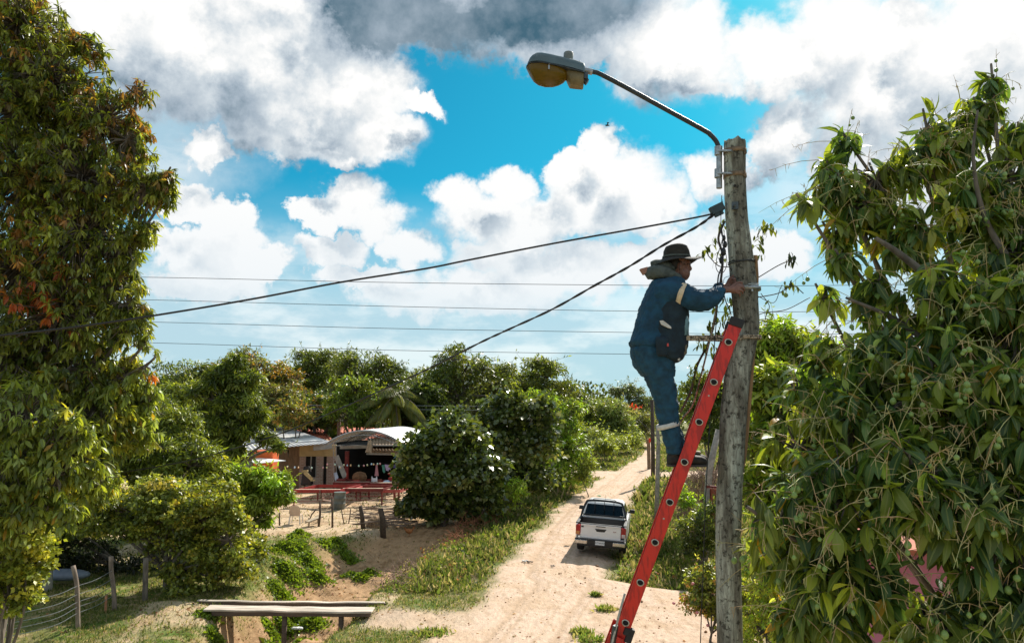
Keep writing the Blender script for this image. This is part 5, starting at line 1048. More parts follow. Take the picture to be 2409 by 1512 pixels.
side = [(.12, .55), (.55, .42)]+arch(1.08, .47)+[(1.7, .36), (3.6, .36)]+arch(4.15, .47)+[(4.9, .42), (5.15, .5), (5.2, .75), (5.1, .95), (4.2, 1.08), (3.9, 1.12), (1.68, 1.16), (1.62, 1.13), (.10, 1.13), (.08, .75)]
for s in (-1, 1): m.prism([(s*.90, y, z) for y, z in side], (-s*.06, 0, 0))
m.box((0, .86, .62), (1.66, 1.5, .06)); m.box((0, 2.7, .42), (1.66, 2.2, .1)); m.box((0, 1.66, .86), (1.68, .06, .56))
m.loft([[(-.85, y, z-.3), (-.85, y, z-.04), (-.6, y, z), (.6, y, z), (.85, y, z-.04), (.85, y, z-.3)] for y, z in ((3.85, 1.14), (4.2, 1.10), (4.9, 1.0), (5.12, .93))])
m.box((0, 5.14, .72), (1.62, .08, .42)); m.box((0, 2.8, 1.12), (1.68, 2.2, .05))
TB(m, 'body', WHT, bevel=.018, auto=35)
m = MB()   # cab greenhouse
def cr_(y0, y1, z, hw, y_in=0): return [(-hw, y0, z), (hw, y0, z), (hw, y1, z), (-hw, y1, z)]
m.loft([cr_(1.70, 3.95, 1.14, .84), cr_(1.74, 3.75, 1.25, .825), cr_(1.86, 3.25, 1.62, .70), cr_(1.92, 3.05, 1.69, .62), cr_(2.1, 2.9, 1.72, .5)])
TB(m, 'cab_roof', WHT, bevel=.035, auto=50)
m = MB(); m.prism([(-.76, 1.70, 1.19), (.76, 1.70, 1.19), (.66, 1.835, 1.615), (-.66, 1.835, 1.615)], (0, .02, 0)); m.v = [(x, y-.03, z) for x, y, z in m.v]; TB(m, 'rear_window', GLS, bevel=.006)
for s in (-1, 1):
    for (ya, yb, yc2, yd) in ((1.95, 2.78, 2.72, 2.1), (2.84, 3.62, 3.2, 2.80)):
        m = MB(); m.prism([(s*.826, ya, 1.24), (s*.826, yb, 1.24), (s*.712, yc2, 1.58), (s*.712, yd, 1.58)], (s*.012, 0, 0)); TB(m, 'side_window', GLS)
    for yh in (2.15, 2.95): m = MB(); m.box((s*.915, yh, .98), (.02, .16, .03)); TB(m, 'door_handle', BKP, bevel=.005)
    m = MB(); m.box((s*1.02, 3.28, 1.24), (.21, .12, .15), taper=.85); m.bar((s*.84, 3.3, 1.17), (s*.95, 3.3, 1.2), .04, .06); TB(m, 'side_mirror', BKP, bevel=.03)
    # tail lamp: red over amber/white
    m = MB(); m.prism([(s*.735, .045, .72), (s*.905, .07, .74), (s*.905, .07, 1.06), (s*.86, .06, 1.09), (s*.74, .045, 1.07)], (0, .16, 0)); tl = TB(m, 'tail_lamp', bpy.data.materials.get('tail_red') or mat('tail_red', (.42, .008, .012), .2, scale=8, var=.3), bevel=.012)
    m = MB(); m.prism([(s*.755, .036, .735), (s*.885, .05, .745), (s*.885, .05, .86), (s*.755, .036, .86)], (0, .02, 0)); TB(m, 'reverse_lens', (bpy.data.materials.get('lens_amber') or mat('lens_amber', (.62, .25, .08), .2, scale=8, var=.2)) if s < 0 else (bpy.data.materials.get('lens_white') or mat('lens_white', (.7, .6, .6), .2, scale=8, var=.3)), parent=tl, bevel=.004)
    m = MB(); m.box((s*.68, -.01, .51), (.46, .16, .16), taper=1.0); TB(m, 'bumper_corner', CHR, bevel=.03)
    for yw in (1.08, 4.15):
        w_ = thing('wheel', None, None); del_ = [w_.pop(k) for k in ('label', 'category') if k in w_]; w_.parent = tr_; w_.location = (s*.78, yw, .385)
        m = MB(); rg = []
        for x, r in ((-.125, .27), (-.125, .35), (-.10, .378), (-.04, .385), (.04, .385), (.10, .378), (.125, .35), (.125, .27)): rg.append([(x, r*math.cos(t), r*math.sin(t)) for t in np.arange(28)*2*PI/28])
        m.loft(rg, cap=False); m.build('tyre', TYR, w_, True, local=True)
        m = MB(); m.tube([(-.09, 0, 0), (.09*s+.0, 0, 0)] if s > 0 else [(-.09, 0, 0), (.09, 0, 0)], .27, 24); TBm = m.build('rim', RIM, w_, True, local=True, auto=40)
m = MB(); m.box((0, .085, .87), (1.44, .06, .50)); m.box((0, .05, 1.10), (1.44, .05, .05)); m.box((0, .052, .66), (1.40, .015, .05)); TB(m, 'tailgate', WHT, bevel=.012)
m = MB(); m.prism([(-.21, .045, .985), (.21, .045, .985), (.14, .045, .885), (-.14, .045, .885)], (0, .02, 0)); hd = TB(m, 'tailgate_handle', BKP, bevel=.008); m = MB(); m.box((0, .018, 1.075), (.34, .02, .022)); TB(m, 'brake_strip', BKP)
m = MB(); m.box((0, .0, .52), (.92, .12, .15)); m.box((0, .02, .41), (1.5, .1, .08)); m.box((0, -.03, .605), (1.82, .17, .03)); TB(m, 'bumper', BKP, bevel=.015)
m = MB(); m.box((0, .87, .66), (1.64, 1.44, .02)); m.box((-.83, .88, .9), (.02, 1.46, .46)); m.box((.83, .88, .9), (.02, 1.46, .46)); m.box((0, 1.6, .9), (1.64, .02, .46)); m.box((-.86, .88, 1.145), (.11, 1.54, .035)); m.box((.86, .88, 1.145), (.11, 1.54, .035)); m.box((0, .085, 1.142), (1.5, .09, .02)); TB(m, 'bed_liner', BKP, bevel=.006)
m = MB(); m.tube(curve_pts([(-.84, 1.30, 1.16), (-.80, 1.42, 1.40), (-.70, 1.55, 1.66), (-.58, 1.60, 1.76), (0, 1.62, 1.785), (.58, 1.60, 1.76), (.70, 1.55, 1.66), (.80, 1.42, 1.40), (.84, 1.30, 1.16)], 5), .042, 10)
for x in (-.36, 0, .36): m.tube([(x, 1.58, 1.78), (x, 1.60, 1.25)], .012, 6)
m.tube(curve_pts([(-.42, 1.60, 1.76), (-.40, 1.63, 1.84), (0, 1.63, 1.86), (.40, 1.63, 1.84), (.42, 1.60, 1.76)], 4), .013, 6); m.tube([(-.78, 1.5, 1.25), (.78, 1.5, 1.25)], .03, 8); m.tube([(-.8, .9, 1.2), (-.8, 1.5, 1.24)], .035, 8); m.tube([(.8, .9, 1.2), (.8, 1.5, 1.24)], .035, 8); TB(m, 'sport_bar', BKP, smooth=True)
m = MB(); m.box((0, -.095, .53), (.34, .015, .17)); pl_ = TB(m, 'licence_plate', mat('plate_white', (.75, .78, .80), .4, scale=8, var=.08), bevel=.004)
RM = Matrix.Translation((0, -.106, .518)) @ Matrix.Rotation(PI/2, 4, 'X'); PT = mat('plate_ink', (.02, .03, .05), .5, scale=5, var=.1)
text_mesh('5774AAD', .085, PT, 'plate_number', pl_, RM, .001)
text_mesh('4x4', .075, mat('badge_dark_red', (.25, .03, .03), .4, scale=5, var=.1), 'badge', tr_, Matrix.Translation((.50, .052, .92)) @ Matrix.Rotation(PI/2, 4, 'X'), .004)
m = MB(); m.box((-.66, .05, 1.03), (.09, .01, .05)); TB(m, 'badge_plate', PT)
m = MB(); m.tube([(.0, 2.3, 1.71), (.0, 2.22, 1.93)], .006, 5); TB(m, 'antenna', BKP)
m = MB(); m.box((0, 2.6, .38), (1.5, 4.6, .16)); m.tube([(.0, 1.08, .385), (-.78, 1.08, .385)], .05, 6); m.tube([(.0, 1.08, .385), (.78, 1.08, .385)], .05, 6); m.tube([(.5, .1, .35), (.5, 1., .36)], .04, 8); TB(m, 'chassis', BKP)
# ------------------------------------------------------------------ brick house, roofs and vault awning
def brick_mat():
    m, nt = newmat('brick_wall'); L = nt.links.new; out = N(nt, 'ShaderNodeOutputMaterial'); b = N(nt, 'ShaderNodeBsdfPrincipled'); b.inputs['Roughness'].default_value = .9
    tc = N(nt, 'ShaderNodeTexCoord'); mp = N(nt, 'ShaderNodeMapping'); mp.inputs['Rotation'].default_value = (PI/2, 0, 0); L(tc.outputs['Object'], mp.inputs[0])
    br = N(nt, 'ShaderNodeTexBrick'); br.inputs['Color1'].default_value = (.34, .20, .15, 1); br.inputs['Color2'].default_value = (.42, .29, .23, 1); br.inputs['Mortar'].default_value = (.5, .42, .36, 1); br.inputs['Scale'].default_value = 1.; br.inputs['Brick Width'].default_value = .24; br.inputs['Row Height'].default_value = .09; br.inputs['Mortar Size'].default_value = .012
    L(mp.outputs[0], br.inputs[0]); L(br.outputs[0], b.inputs[0]); L(b.outputs[0], out.inputs[0]); return m
BRK = brick_mat(); CREAM = mat('cream_plaster', (.62, .47, .24), .9, var=.2, scale=3); ADOBE = mat('adobe_wall', (.30, .16, .08), .95, var=.35, scale=2.5, bump=.3)
DARKI = mat('interior_shade', (.02, .018, .016), .9, var=.3, scale=3); ORA = mat('orange_paint', (.72, .13, .02), .7, var=.25, scale=2); CONC = mat('grey_concrete', (.40, .38, .34), .9, var=.3, scale=5)  # near-black interior colour stands in for the shade indoors
REDP = mat('red_paint', (.40, .03, .025), .5, var=.35, scale=4); REDD = mat('dark_red_steel', (.20, .02, .018), .5, var=.4, scale=5); PINKP = mat('pink_red_primer', (.52, .10, .09), .6, var=.3, scale=5)
WMET = mat('white_sheet_metal', (.86, .87, .88), .35, .1, var=.08, scale=2); GREYT = mat('pale_wood', (.50, .40, .28), .8, var=.35, scale=8)
def corr_mat(name, c, c2, w_, ax_='X', rough=.5, streak=None):
    m, nt = newmat(name); L = nt.links.new; out = N(nt, 'ShaderNodeOutputMaterial'); b = N(nt, 'ShaderNodeBsdfPrincipled'); b.inputs['Roughness'].default_value = rough
    tc = N(nt, 'ShaderNodeTexCoord'); wv = N(nt, 'ShaderNodeTexNoise'); wv.inputs['Scale'].default_value = 1.1; wv.inputs['Detail'].default_value = 5; mp = N(nt, 'ShaderNodeMapping'); mp.inputs['Scale'].default_value = streak or (1, 1, 1); L(tc.outputs['Object'], mp.inputs[0]); L(mp.outputs[0], wv.inputs['Vector'])
    r = N(nt, 'ShaderNodeValToRGB'); r.color_ramp.elements[0].position = .4; r.color_ramp.elements[0].color = col4(c2); r.color_ramp.elements[1].position = .6; r.color_ramp.elements[1].color = col4(c); L(wv.outputs[0], r.inputs[0]); L(r.outputs[0], b.inputs[0]); L(b.outputs[0], out.inputs[0]); return m
ZINC = corr_mat('grey_zinc_sheet', (.50, .50, .51), (.36, .36, .37), .1); TILE = corr_mat('red_roof_tile', (.50, .14, .07), (.30, .07, .04), .2, rough=.85); BRNC = corr_mat('brown_fibre_sheet', (.36, .25, .16), (.25, .17, .11), .2, rough=.9)
def corr(o00, o10, o11, o01, pitch, amp, name, ma, parent, nu=None, nv=3, th=.02, tile=False, rows=0):
    """corrugated sheet between 4 corners; waves run from 0->1 in the first direction, ridges along the second"""
    o00, o10, o11, o01 = [np.array(p, float) for p in (o00, o10, o11, o01)]; w_ = np.linalg.norm(o10-o00); nw = max(2, int(w_/pitch)); nu = nw*6
    nrm_ = nrm(np.cross(o10-o00, o01-o00)); nrm_ = nrm_ if nrm_[2] > 0 else -nrm_; V = []; 
    nv = rows*3 if rows else nv
    for j in range(nv+1):
        t = j/nv
        for i in range(nu+1):
            s = i/nu; p = (o00*(1-s)+o10*s)*(1-t)+(o01*(1-s)+o11*s)*t; z = amp*math.cos(2*PI*s*nw)
            if tile: z = amp*abs(math.sin(PI*s*nw))*2+(.05*((t*rows) % 1.0)*-1)
            V.append(p+nrm_*z)
    F = [(j*(nu+1)+i, j*(nu+1)+i+1, (j+1)*(nu+1)+i+1, (j+1)*(nu+1)+i) for j in range(nv) for i in range(nu)]
    m = MB(); m.add(V, F); o = m.build(name, ma, parent, True); q = o.modifiers.new('s', 'SOLIDIFY'); q.thickness = th; return o
H = thing('brick_house', 'low brick house with cream upper wall under a grey metal roof', 'house', tuple(G(706, 1143)))
YW = 45.
def wallseg(u0, u1, v0, v1, name, ma, Y=YW, th=.18, parent=None):
    a = P(u0, v0, Y); b = P(u1, v1, Y); m = MB(); m.box(((a[0]+b[0])/2, Y+th/2, (a[2]+b[2])/2), (abs(b[0]-a[0]), th, abs(b[2]-a[2]))); return m.build(name, ma, parent or H)
V0 = 1150
wallseg(705, 717, 1074, V0, 'brick_pier', BRK); wallseg(745, 759, 1072, V0, 'brick_pier', BRK); wallseg(769, 786, 1068, V0, 'brick_pier', BRK); wallseg(717, 745, 1122, V0, 'brick_sill_wall', BRK, Y=YW+.01)
wallseg(705, 790, 1046, 1073, 'wall', CREAM, Y=YW-.004, th=.2)
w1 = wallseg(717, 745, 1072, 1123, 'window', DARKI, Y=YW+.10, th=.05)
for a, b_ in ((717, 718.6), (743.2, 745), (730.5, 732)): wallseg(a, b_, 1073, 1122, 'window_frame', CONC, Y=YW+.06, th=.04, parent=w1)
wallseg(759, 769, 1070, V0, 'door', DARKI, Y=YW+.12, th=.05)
m = MB(); a = P(639, 1060, 43.); m.prism([P(706, 1046, YW+.1), P(706, 1152, YW+.1), P(636, 1160, 50), P(636, 1052, 50)], (0, .15, 0)); m.build('side_wall', ADOBE, H)
for u in (612, 641): wallseg(u, u+3, 1052, 1150, 'porch_post', GREYT, Y=42.5, th=.1)
corr(P(635, 1058, 40.5), P(781, 1042, 44.2), P(645, 996.5, 56), P(579, 1000, 52), .12, .012, 'metal_roof', ZINC, H) if False else None
A, B, C2, D2 = P(560, 1062, 40.5), P(784, 1041.5, 44.3), P(648, 997, 58), P(520, 1003, 54)
corr(A, B, C2, D2, .25, .018, 'metal_roof', ZINC, H)
def onroof(s, t, up=.05): p = (A*(1-s)+B*s)*(1-t)+(D2*(1-s)+C2*s)*t; return p+np.array([0, 0, up])
for s0_, s1_, t0, t1 in ((.0, .66, .50, .66), (.66, .97, .10, .22), (.5, .8, .30, .37)):
    m = MB(); m.prism([onroof(s0_, t0), onroof(s1_, t0*.9), onroof(s1_, t1*.9), onroof(s0_, t1)], (0, 0, .02)); m.build('roof_sheet', WMET, H)
m = MB(); m.bar(P(737, 1052, 44.0), P(781, 1048, 44.3), .25, .35); m.build('gutter_box', CONC, H)
# tiled roofs behind
for lab, pts, th_ in (('red tiled roof rising behind the grey metal roof', (P(668, 1022, 52), P(783, 1036, 50), P(758, 1010, 58), P(672, 1003, 60)), 0), ('red tiled roof behind the white vault awning', (P(792, 1036, 51), P(935, 1036, 50), P(925, 1011, 57), P(802, 1005, 58)), 0)):
    t_ = thing('tiled_roof_house', lab, 'house', (float(pts[0][0]+2), float(pts[0][1]+3), 0))
    corr(*pts, .30, .05, 'roof', TILE, t_, tile=True, rows=9)
    c = sum(pts)/4; m = MB(); m.box((c[0], c[1]+1.2, 1.15), (abs(pts[1][0]-pts[0][0])*.86, 4.5, 2.3)); m.build('wall', ADOBE, t_)
# porch with brown corrugated roof, dark inside
PO = thing('porch', 'open shed with brown corrugated roof, dark inside, hung with laundry', 'shed', tuple(G(900, 1146)))
corr(P(862, 1064, 43.5), P(975, 1066, 43.5), P(975, 1031, 48.5), P(866, 1031, 48.5), .18, .035, 'shed_roof', BRNC, PO)
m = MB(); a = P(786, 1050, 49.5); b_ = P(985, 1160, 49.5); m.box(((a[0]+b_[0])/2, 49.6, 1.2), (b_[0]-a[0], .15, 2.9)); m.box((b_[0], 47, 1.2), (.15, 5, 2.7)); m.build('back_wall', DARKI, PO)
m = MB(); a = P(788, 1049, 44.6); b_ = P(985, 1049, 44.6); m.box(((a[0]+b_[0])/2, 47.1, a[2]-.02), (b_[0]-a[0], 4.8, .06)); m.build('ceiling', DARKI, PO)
m = MB(); m.bar(P(862, 1066.5, 43.6), P(975, 1068.5, 43.6), .08, .12); m.bar(P(800, 1052, 43.4), P(876, 1050, 43.4), .10, .18); m.build('eaves_beam', CONC, PO)
for u, ma in ((817, REDD), (943, CONC)): m = MB(); a = P(u, 1060, 43.9); m.box((a[0], 43.9, 1.1), (.22, .22, 2.4)); m.build('post', ma, PO)
# vault awning
VA = thing('vault_awning', 'white curved sheet metal awning on lattice trusses over the yard', 'awning', tuple(G(870, 1160)))
aL, aR, apx = P(766, 1043, 42), P(945, 1041, 42), P(862, 1012, 42)
def arcpt(t, off=0., back=0.):
    x = aL[0]+(aR[0]-aL[0])*t; z = aL[2]+(aR[2]-aL[2])*t+(apx[2]-(aL[2]+aR[2])/2)*4*t*(1-t); return np.array([x+back*.42, 42+back, z+off+back*.02])
m = MB(); NP = 24
for off in (0, .03): pass
vs = [arcpt(i/NP, o, bk) for bk in (0, 3.6) for o in (0, .03) for i in range(NP+1)]; k1 = NP+1
fs = []
for i in range(NP): fs += [(i, i+1, 2*k1+i+1, 2*k1+i), (k1+i, k1+i+1, 3*k1+i+1, 3*k1+i), (i, i+1, k1+i+1, k1+i), (2*k1+i, 2*k1+i+1, 3*k1+i+1, 3*k1+i)]
m.add(vs, fs); m.build('vault_sheet', WMET, VA)
for bk in (-.06, 1.8, 3.66):
    m = MB(); t1_ = [arcpt(i/NP, -.03, bk) for i in range(NP+1)]; t2_ = [arcpt(i/NP, -.26, bk) for i in range(NP+1)]
    m.tube(t1_, .018, 5); m.tube(t2_, .018, 5)
    for i in range(NP): m.tube([t1_[i], t2_[i+1]] if i % 2 else [t2_[i], t1_[i+1]], .010, 4)
    m.build('arch_truss', GALV if bk < 0 else STEELD, VA)
for u0 in (784, 791):
    pass
m = MB(); lg = [P(784, 1041, 42), P(790.5, 1041, 42)]; ft_ = [P(785, 1168, 42), P(791, 1168, 42)]
for a, b_ in zip(lg, ft_): m.tube([a, b_], .022, 5)
for i in range(14):
    a = lg[0]*(1-i/14)+ft_[0]*(i/14); b_ = lg[1]*(1-(i+1)/14)+ft_[1]*((i+1)/14); c = lg[1]*(1-i/14)+ft_[1]*(i/14); m.tube([a, b_] if i % 2 else [c, lg[0]*(1-(i+1)/14)+ft_[0]*((i+1)/14)], .012, 4)
m.build('lattice_column', GALV, VA)
m = MB(); m.tube([P(944, 1041, 42), P(944, 1165, 42)], .04, 6); m.build('column', STEELD, VA)
m = MB(); m.prism([P(866, 1036, 41.9), P(871, 1036, 41.9), P(872, 1064, 41.9), P(862, 1062, 41.9)], (0, .12, 0)); m.tube([P(868, 1040, 41.8), P(860, 1064, 41.8)], .03, 5); m.tube([P(872, 1034, 41.8), P(873, 1066, 41.8)], .03, 5); tag(m.build('hanging_plant_rack', GREYT, None), 'pale hanging rack dangling under the middle of the vault', 'rack')
m = MB(); m.bar(P(791, 1072, 42.6), P(812, 1122, 42.2), .28, .05, (0, 1, 0)); tag(m.build('leaning_plank', CONC, None), 'grey plank leaning diagonally beside the lattice column', 'plank')
m = MB(); m.bar(P(815.5, 1125, 41.8), P(817, 1108, 41.8), .09, .05); tag(m.build('red_plank', REDP, None), 'short bright red board standing upright under the awning', 'board')
m = MB(); a = P(803, 1139, 41.6); m.box((a[0], 41.6, .55), (.5, .4, .75)); tag(m.build('red_crate', REDD, None, bevel=.02), 'dark red box standing beside the lattice column', 'box')
# orange shed + white awning at the left
OS = thing('orange_shed', 'bright orange shed wall with small white awning half hidden by leaves', 'shed', tuple(P(615, 1130, 38)))
m = MB(); a, b_ = P(596, 1092, 38), P(640, 1112, 38); m.box(((a[0]+b_[0])/2, 38.5, 1.35), (b_[0]-a[0], 1., 2.7)); m.build('wall', ORA, OS)
m = MB(); m.prism([P(575, 1074, 38.5), P(640, 1080, 38.2), P(672, 1084, 37.2), P(600, 1091, 36.6)], (0, 0, .03)); m.build('awning_sheet', WMET, OS)
# string lights
SG = thing('light_string', 'string of small coloured bulbs stretched across the front of the house', 'string lights', tuple(P(675, 1097, 41)))
sA = [(640,1088,41.4),(677,1097,41.4),(700,1099,41.4),(760,1098,41.4),(800,1097.5,41.4),(850,1094.5,41.4),(900,1088,41.4)]; sB = [(786,1092,41.2),(830,1094,41.2),(880,1092,41.2),(905,1088,41.2),(930,1084,41.2)]
for k_, (sp_pts, us) in enumerate(((sA, [676, 693, 702, 733, 767, 778, 797, 816, 860, 868]), (sB, [788, 810, 822, 845, 864, 876, 884, 895, 907]))):
    qq = curve_pts([P(*p) for p in sp_pts], 6); m = MB(); m.tube(qq, .006, 4); m.build('wire', CABLE, SG)
bc = [(.9, .9, .55), (.55, .8, .95), (.9, .6, .3), (.7, .95, .8), (.95, .5, .5)]
BM = [mat('bulb_%s' % n_, c, .3, var=.05, scale=3) for n_, c in zip(('yellow', 'blue', 'amber', 'mint', 'pink'), bc)]
for k_, (u, v) in enumerate([(676, 1096), (693, 1098), (702, 1098), (733, 1099), (760, 1098), (769, 1098), (799, 1097), (801, 1098), (788, 1091), (770, 1090.5), (809, 1092), (817, 1093), (825, 1093), (844, 1094), (856, 1093.5), (864, 1092), (874, 1090), (879, 1090.5), (888, 1089.5), (894, 1089)]):
    m = MB(); m.ell(P(u, v+1.2, 41.3), (.045, .045, .06), nu=8, nv=6); m.build('bulb', BM[k_ % 5], SG, True)
# laundry
def cloth(name, lab, pts, Y, c, cat_='laundry'):
    ma = mat(name+'_'+lab.split()[0], c, .9, var=.25, scale=8); m = MB(); c0_ = [P(u, v, Y) for u, v in pts]; m.prism(c0_, (0, .03, 0)); o = m.build(name, ma, None, bevel=.01); return tag(o, lab, cat_)
cloth('hanging_dress', 'pink dress hanging on the line under the brown roof', [(884,1092),(888,1092),(889,1104),(891,1119),(881,1119),(883,1104)], 43.2, (.62, .30, .34))
cloth('hanging_shirt', 'green shirt hanging between the pink dress and the lavender shirt', [(898,1093),(905,1093),(906,1110),(903,1113),(900,1108)], 43.2, (.10, .34, .27))
cloth('hanging_shirt', 'lavender shirt hanging right of the green shirt', [(905,1092),(918,1093),(919,1105),(915,1103),(914,1108),(908,1106)], 43.2, (.52, .42, .68))
cloth('hanging_cloth', 'dark blue cloth at the right end of the washing line', [(924,1092),(932,1092),(932,1100),(925,1100)], 43.2, (.12, .11, .30))
cloth('tank_top', 'white tank top hung from the red table frames', [(874,1120),(876,1120),(877,1124),(884,1124),(885,1120),(887,1120),(888,1136),(873,1136)], 40.8, (.82, .84, .88))
cloth('blue_cloth', 'blue white cloth hung on the lattice column', [(785,1112),(792,1110),(796,1122),(793,1134),(788,1128)], 41.7, (.50, .62, .80))
m = MB(); a = P(923, 1130, 41); m.box((a[0], 41, a[2]), (.32, .3, .35), taper=1.3); m.ell(P(923, 1114, 41), (.26, .15, .10)); m.tube([P(919, 1133, 41), P(919, 1150, 41)], .03, 5); m.tube([P(928, 1133, 41), P(928, 1150, 41)], .03, 5); tag(m.build('red_chair', REDP, None, bevel=.02), 'bright red plastic seat piled beside the bags under the shed', 'chair')
for lab, (u, v, sx, sz), c in (('blue grey bag on the table frames, left of the two', (910, 1134, .42, .22), (.38, .48, .60)), ('pale grey bulging sack, right beside the red seat', (932, 1131, .40, .28), (.36, .38, .42))):
    m = MB(); m.ell(P(u, v, 40.6), (sx*.5, .22, sz*.55)); m.ell(P(u-6, v+3, 40.5), (sx*.35, .18, sz*.4)); tag(disp(m.build('sack', mat('sack_'+str(u), c, .8, var=.3, scale=9), None, True, remesh=.03), .06, .12), lab, 'sack')
m = MB(); m.ell(P(846, 1123, 41.6), (.42, .3, .34)); tag(disp(m.build('brown_sack', mat('brown_sack', (.22, .11, .05), .9, var=.4, scale=7), None, True, remesh=.03), .08, .15), 'big brown sack in the dark under the awning', 'sack')
m = MB(); m.box(P(836, 1133, 41.2), (.5, .3, .08)); m.ell(P(838, 1131, 41.1), (.22, .15, .06)); tag(m.build('red_basin', REDP, None, bevel=.01), 'red and white basin on the far table frame', 'basin')
# black covered machine
BMc = thing('machine', 'black covered machine with yellowish boards on top in front of the window', 'machine', tuple(G(722, 1150)))
m = MB(); a = P(722, 1150, 43.6); m.box((a[0], 43.6, .75), (.62, .5, .75), taper=.8); m.box((a[0]-.05, 43.6, 1.25), (.42, .4, .4), taper=.7); m.build('cover', BKP, BMc, bevel=.05)
for du in (-.22, .2): m = MB(); m.box((a[0]+du, 43.6, .22), (.12, .3, .5)); m.build('leg', GREYT, BMc)
m = MB(); m.bar(P(716, 1110, 43.3), P(735, 1128, 43.2), .2, .04, (0, 1, 0)); m.bar(P(731, 1130, 43.2), P(742, 1129, 43.2), .2, .05); m.bar(P(711, 1108, 43.4), P(725, 1107, 43.4), .22, .12); m.build('board', mat('yellow_board', (.60, .46, .22), .8, var=.3, scale=8), BMc)
# red table frames
def rtable(x0, x1, y0, y1, z, lab, ma, skew=.25):
    t = thing('metal_table', lab, 'metal frame', ((x0+x1)/2, (y0+y1)/2, 0), 'red steel frames standing in the yard')
    co = [(x0, y0), (x1, y0), (x1+skew*(y1-y0), y1), (x0+skew*(y1-y0), y1)]; m = MB()
    for i in range(4):
        a = co[i]; b_ = co[(i+1) % 4]; m.bar((a[0], a[1], z-(.002*i)), (b_[0], b_[1], z-(.002*i)), .06, .15)
    m.build('top_frame', ma, t)
    m = MB(); m.bar((x0, y0+.25, z+.06), (x1, y0+.25, z+.06), .22, .02); m.build('board', GREYT, t)
    for i, (x, y) in enumerate(co): m = MB(); m.box((x, y, z/2-.05), (.055, .055, z)); m.build('leg', REDD, t)
    m = MB()
    for k in range(2): m.bar((co[0][0], co[0][1], .30+.16*k), (co[1][0], co[1][1], .30+.16*k), .025, .025); m.bar((co[2][0], co[2][1], .30+.16*k), (co[3][0], co[3][1], .30+.16*k), .025, .025)
    m.build('stretcher', REDD, t); return t
def gx(u, Y): return (u-1204.5)/FD*Y
rtable(gx(702, 37), gx(806, 37), 37, 39.3, .80, 'longest red steel table frame, at the left front of the yard', REDP)
rtable(gx(812, 37.6), gx(905, 37.6), 37.6, 39.2, .78, 'red steel table frame right behind the metal drum', REDD)
rtable(gx(790, 40.2), gx(872, 40.2), 40.4, 42, .80, 'red steel frame at the back beside the lattice column', REDD)
rtable(gx(872, 39.6), gx(940, 39.6), 40, 41.6, .80, 'red steel frame at the back right under the laundry', REDD)
rtable(gx(905, 38), gx(945, 38), 37.9, 39.4, .70, 'red steel frame half hidden by the dark tree', PINKP)
for i, (u0, v0, u1, v1, Ya, Yb) in enumerate(((790,1168,838,1151,36.8,40.5),(838,1154,890,1135,38,43))):
    m = MB(); m.bar(P(u0, v0-3, Ya), P(u1, v1-3, Yb), .10, .16); tag(m.build('steel_beam', PINKP, None), ('lighter red beam lying obliquely across the front frames', 'lighter red beam lying obliquely across the rear frames')[i], 'beam')
# drum, chair, plastic chair, bench
DR = thing('metal_drum', 'dented grey metal drum standing before the red frames', 'drum', tuple(G(797, 1199)))
c = G(797, 1198); m = MB(); rg = [[(c[0]+.05*z+r*math.cos(t), c[1]+r*math.sin(t), z) for t in np.arange(20)*2*PI/20] for z, r in ((-.03, .29), (.01, .29), (.28, .285), (.30, .30), (.32, .285), (.54, .285), (.56, .30), (.58, .285), (.82, .29), (.84, .30))]; m.loft(rg); m.build('drum_body', mat('drum_grey', (.16, .18, .17), .55, .4, var=.4, scale=4), DR, True, auto=50)
CHm = mat('chair_steel', (.28, .17, .12), .6, .3, var=.4, scale=8); c = G(768, 1193); t = thing('rocking_chair', 'rusty metal rocking chair left of the drum', 'chair', tuple(c))
m = MB(); m.bar((c[0]-.15, c[1], .35), (c[0]+.25, c[1], .30), .4, .03, (0, 0, 1)); m.build('seat', CHm, t); m = MB(); m.bar((c[0]-.16, c[1], .36), (c[0]-.32, c[1], .85), .4, .03, (1, 0, 0)); m.build('backrest', CHm, t)
for s in (-.2, .2):
    m = MB(); m.tube(curve_pts([(c[0]-.30, c[1]+s, .75), (c[0]-.1, c[1]+s, .55), (c[0]+.2, c[1]+s, .52), (c[0]+.32, c[1]+s, .3), (c[0]+.2, c[1]+s, .02)], 4), .015, 5); m.tube([(c[0]-.15, c[1]+s, .35), (c[0]-.35, c[1]+s, .02), (c[0]+.35, c[1]+s, .02)], .015, 5); m.build('side_frame', CHm, t)
c = G(692, 1234); WPL = mat('cream_plastic', (.66, .50, .40), .5, var=.15, scale=4); t = thing('plastic_chair', 'pale plastic garden chair seen from behind at the yard edge', 'chair', tuple(c))
m = MB(); m.loft([[(c[0]+x*w_, c[1]+dy+.02*o, z) for o, (x) in [(0, -1), (0, -.5), (0, 0), (0, .5), (0, 1), (1, 1), (1, .5), (1, 0), (1, -.5), (1, -1)]] for z, w_, dy in ((.38, .22, .05), (.55, .24, .02), (.72, .22, 0), (.80, .14, -.01))]); m.build('backrest', WPL, t, bevel=.01)
m = MB(); m.box((c[0], c[1]+.25, .38), (.44, .42, .03)); m.build('seat', WPL, t)
for sx, sy in ((-1, 0), (1, 0), (-1, 1), (1, 1)): m = MB(); m.bar((c[0]+sx*.2, c[1]+.06+.38*sy, .37), (c[0]+sx*.24, c[1]+.02+.46*sy, -.02), .04, .04); m.build('leg', mat('white_plastic', (.8, .78, .75), .5, var=.1) if 'white_plastic' not in bpy.data.materials else bpy.data.materials['white_plastic'], t)
t = thing('bench', 'sagging grey plank bench between the thin stakes', 'bench', tuple(G(735, 1236))); m = MB(); m.bar(P(722, 1227, 31.4), P(756, 1214, 32), .30, .05); m.build('seat', GREYT, t)
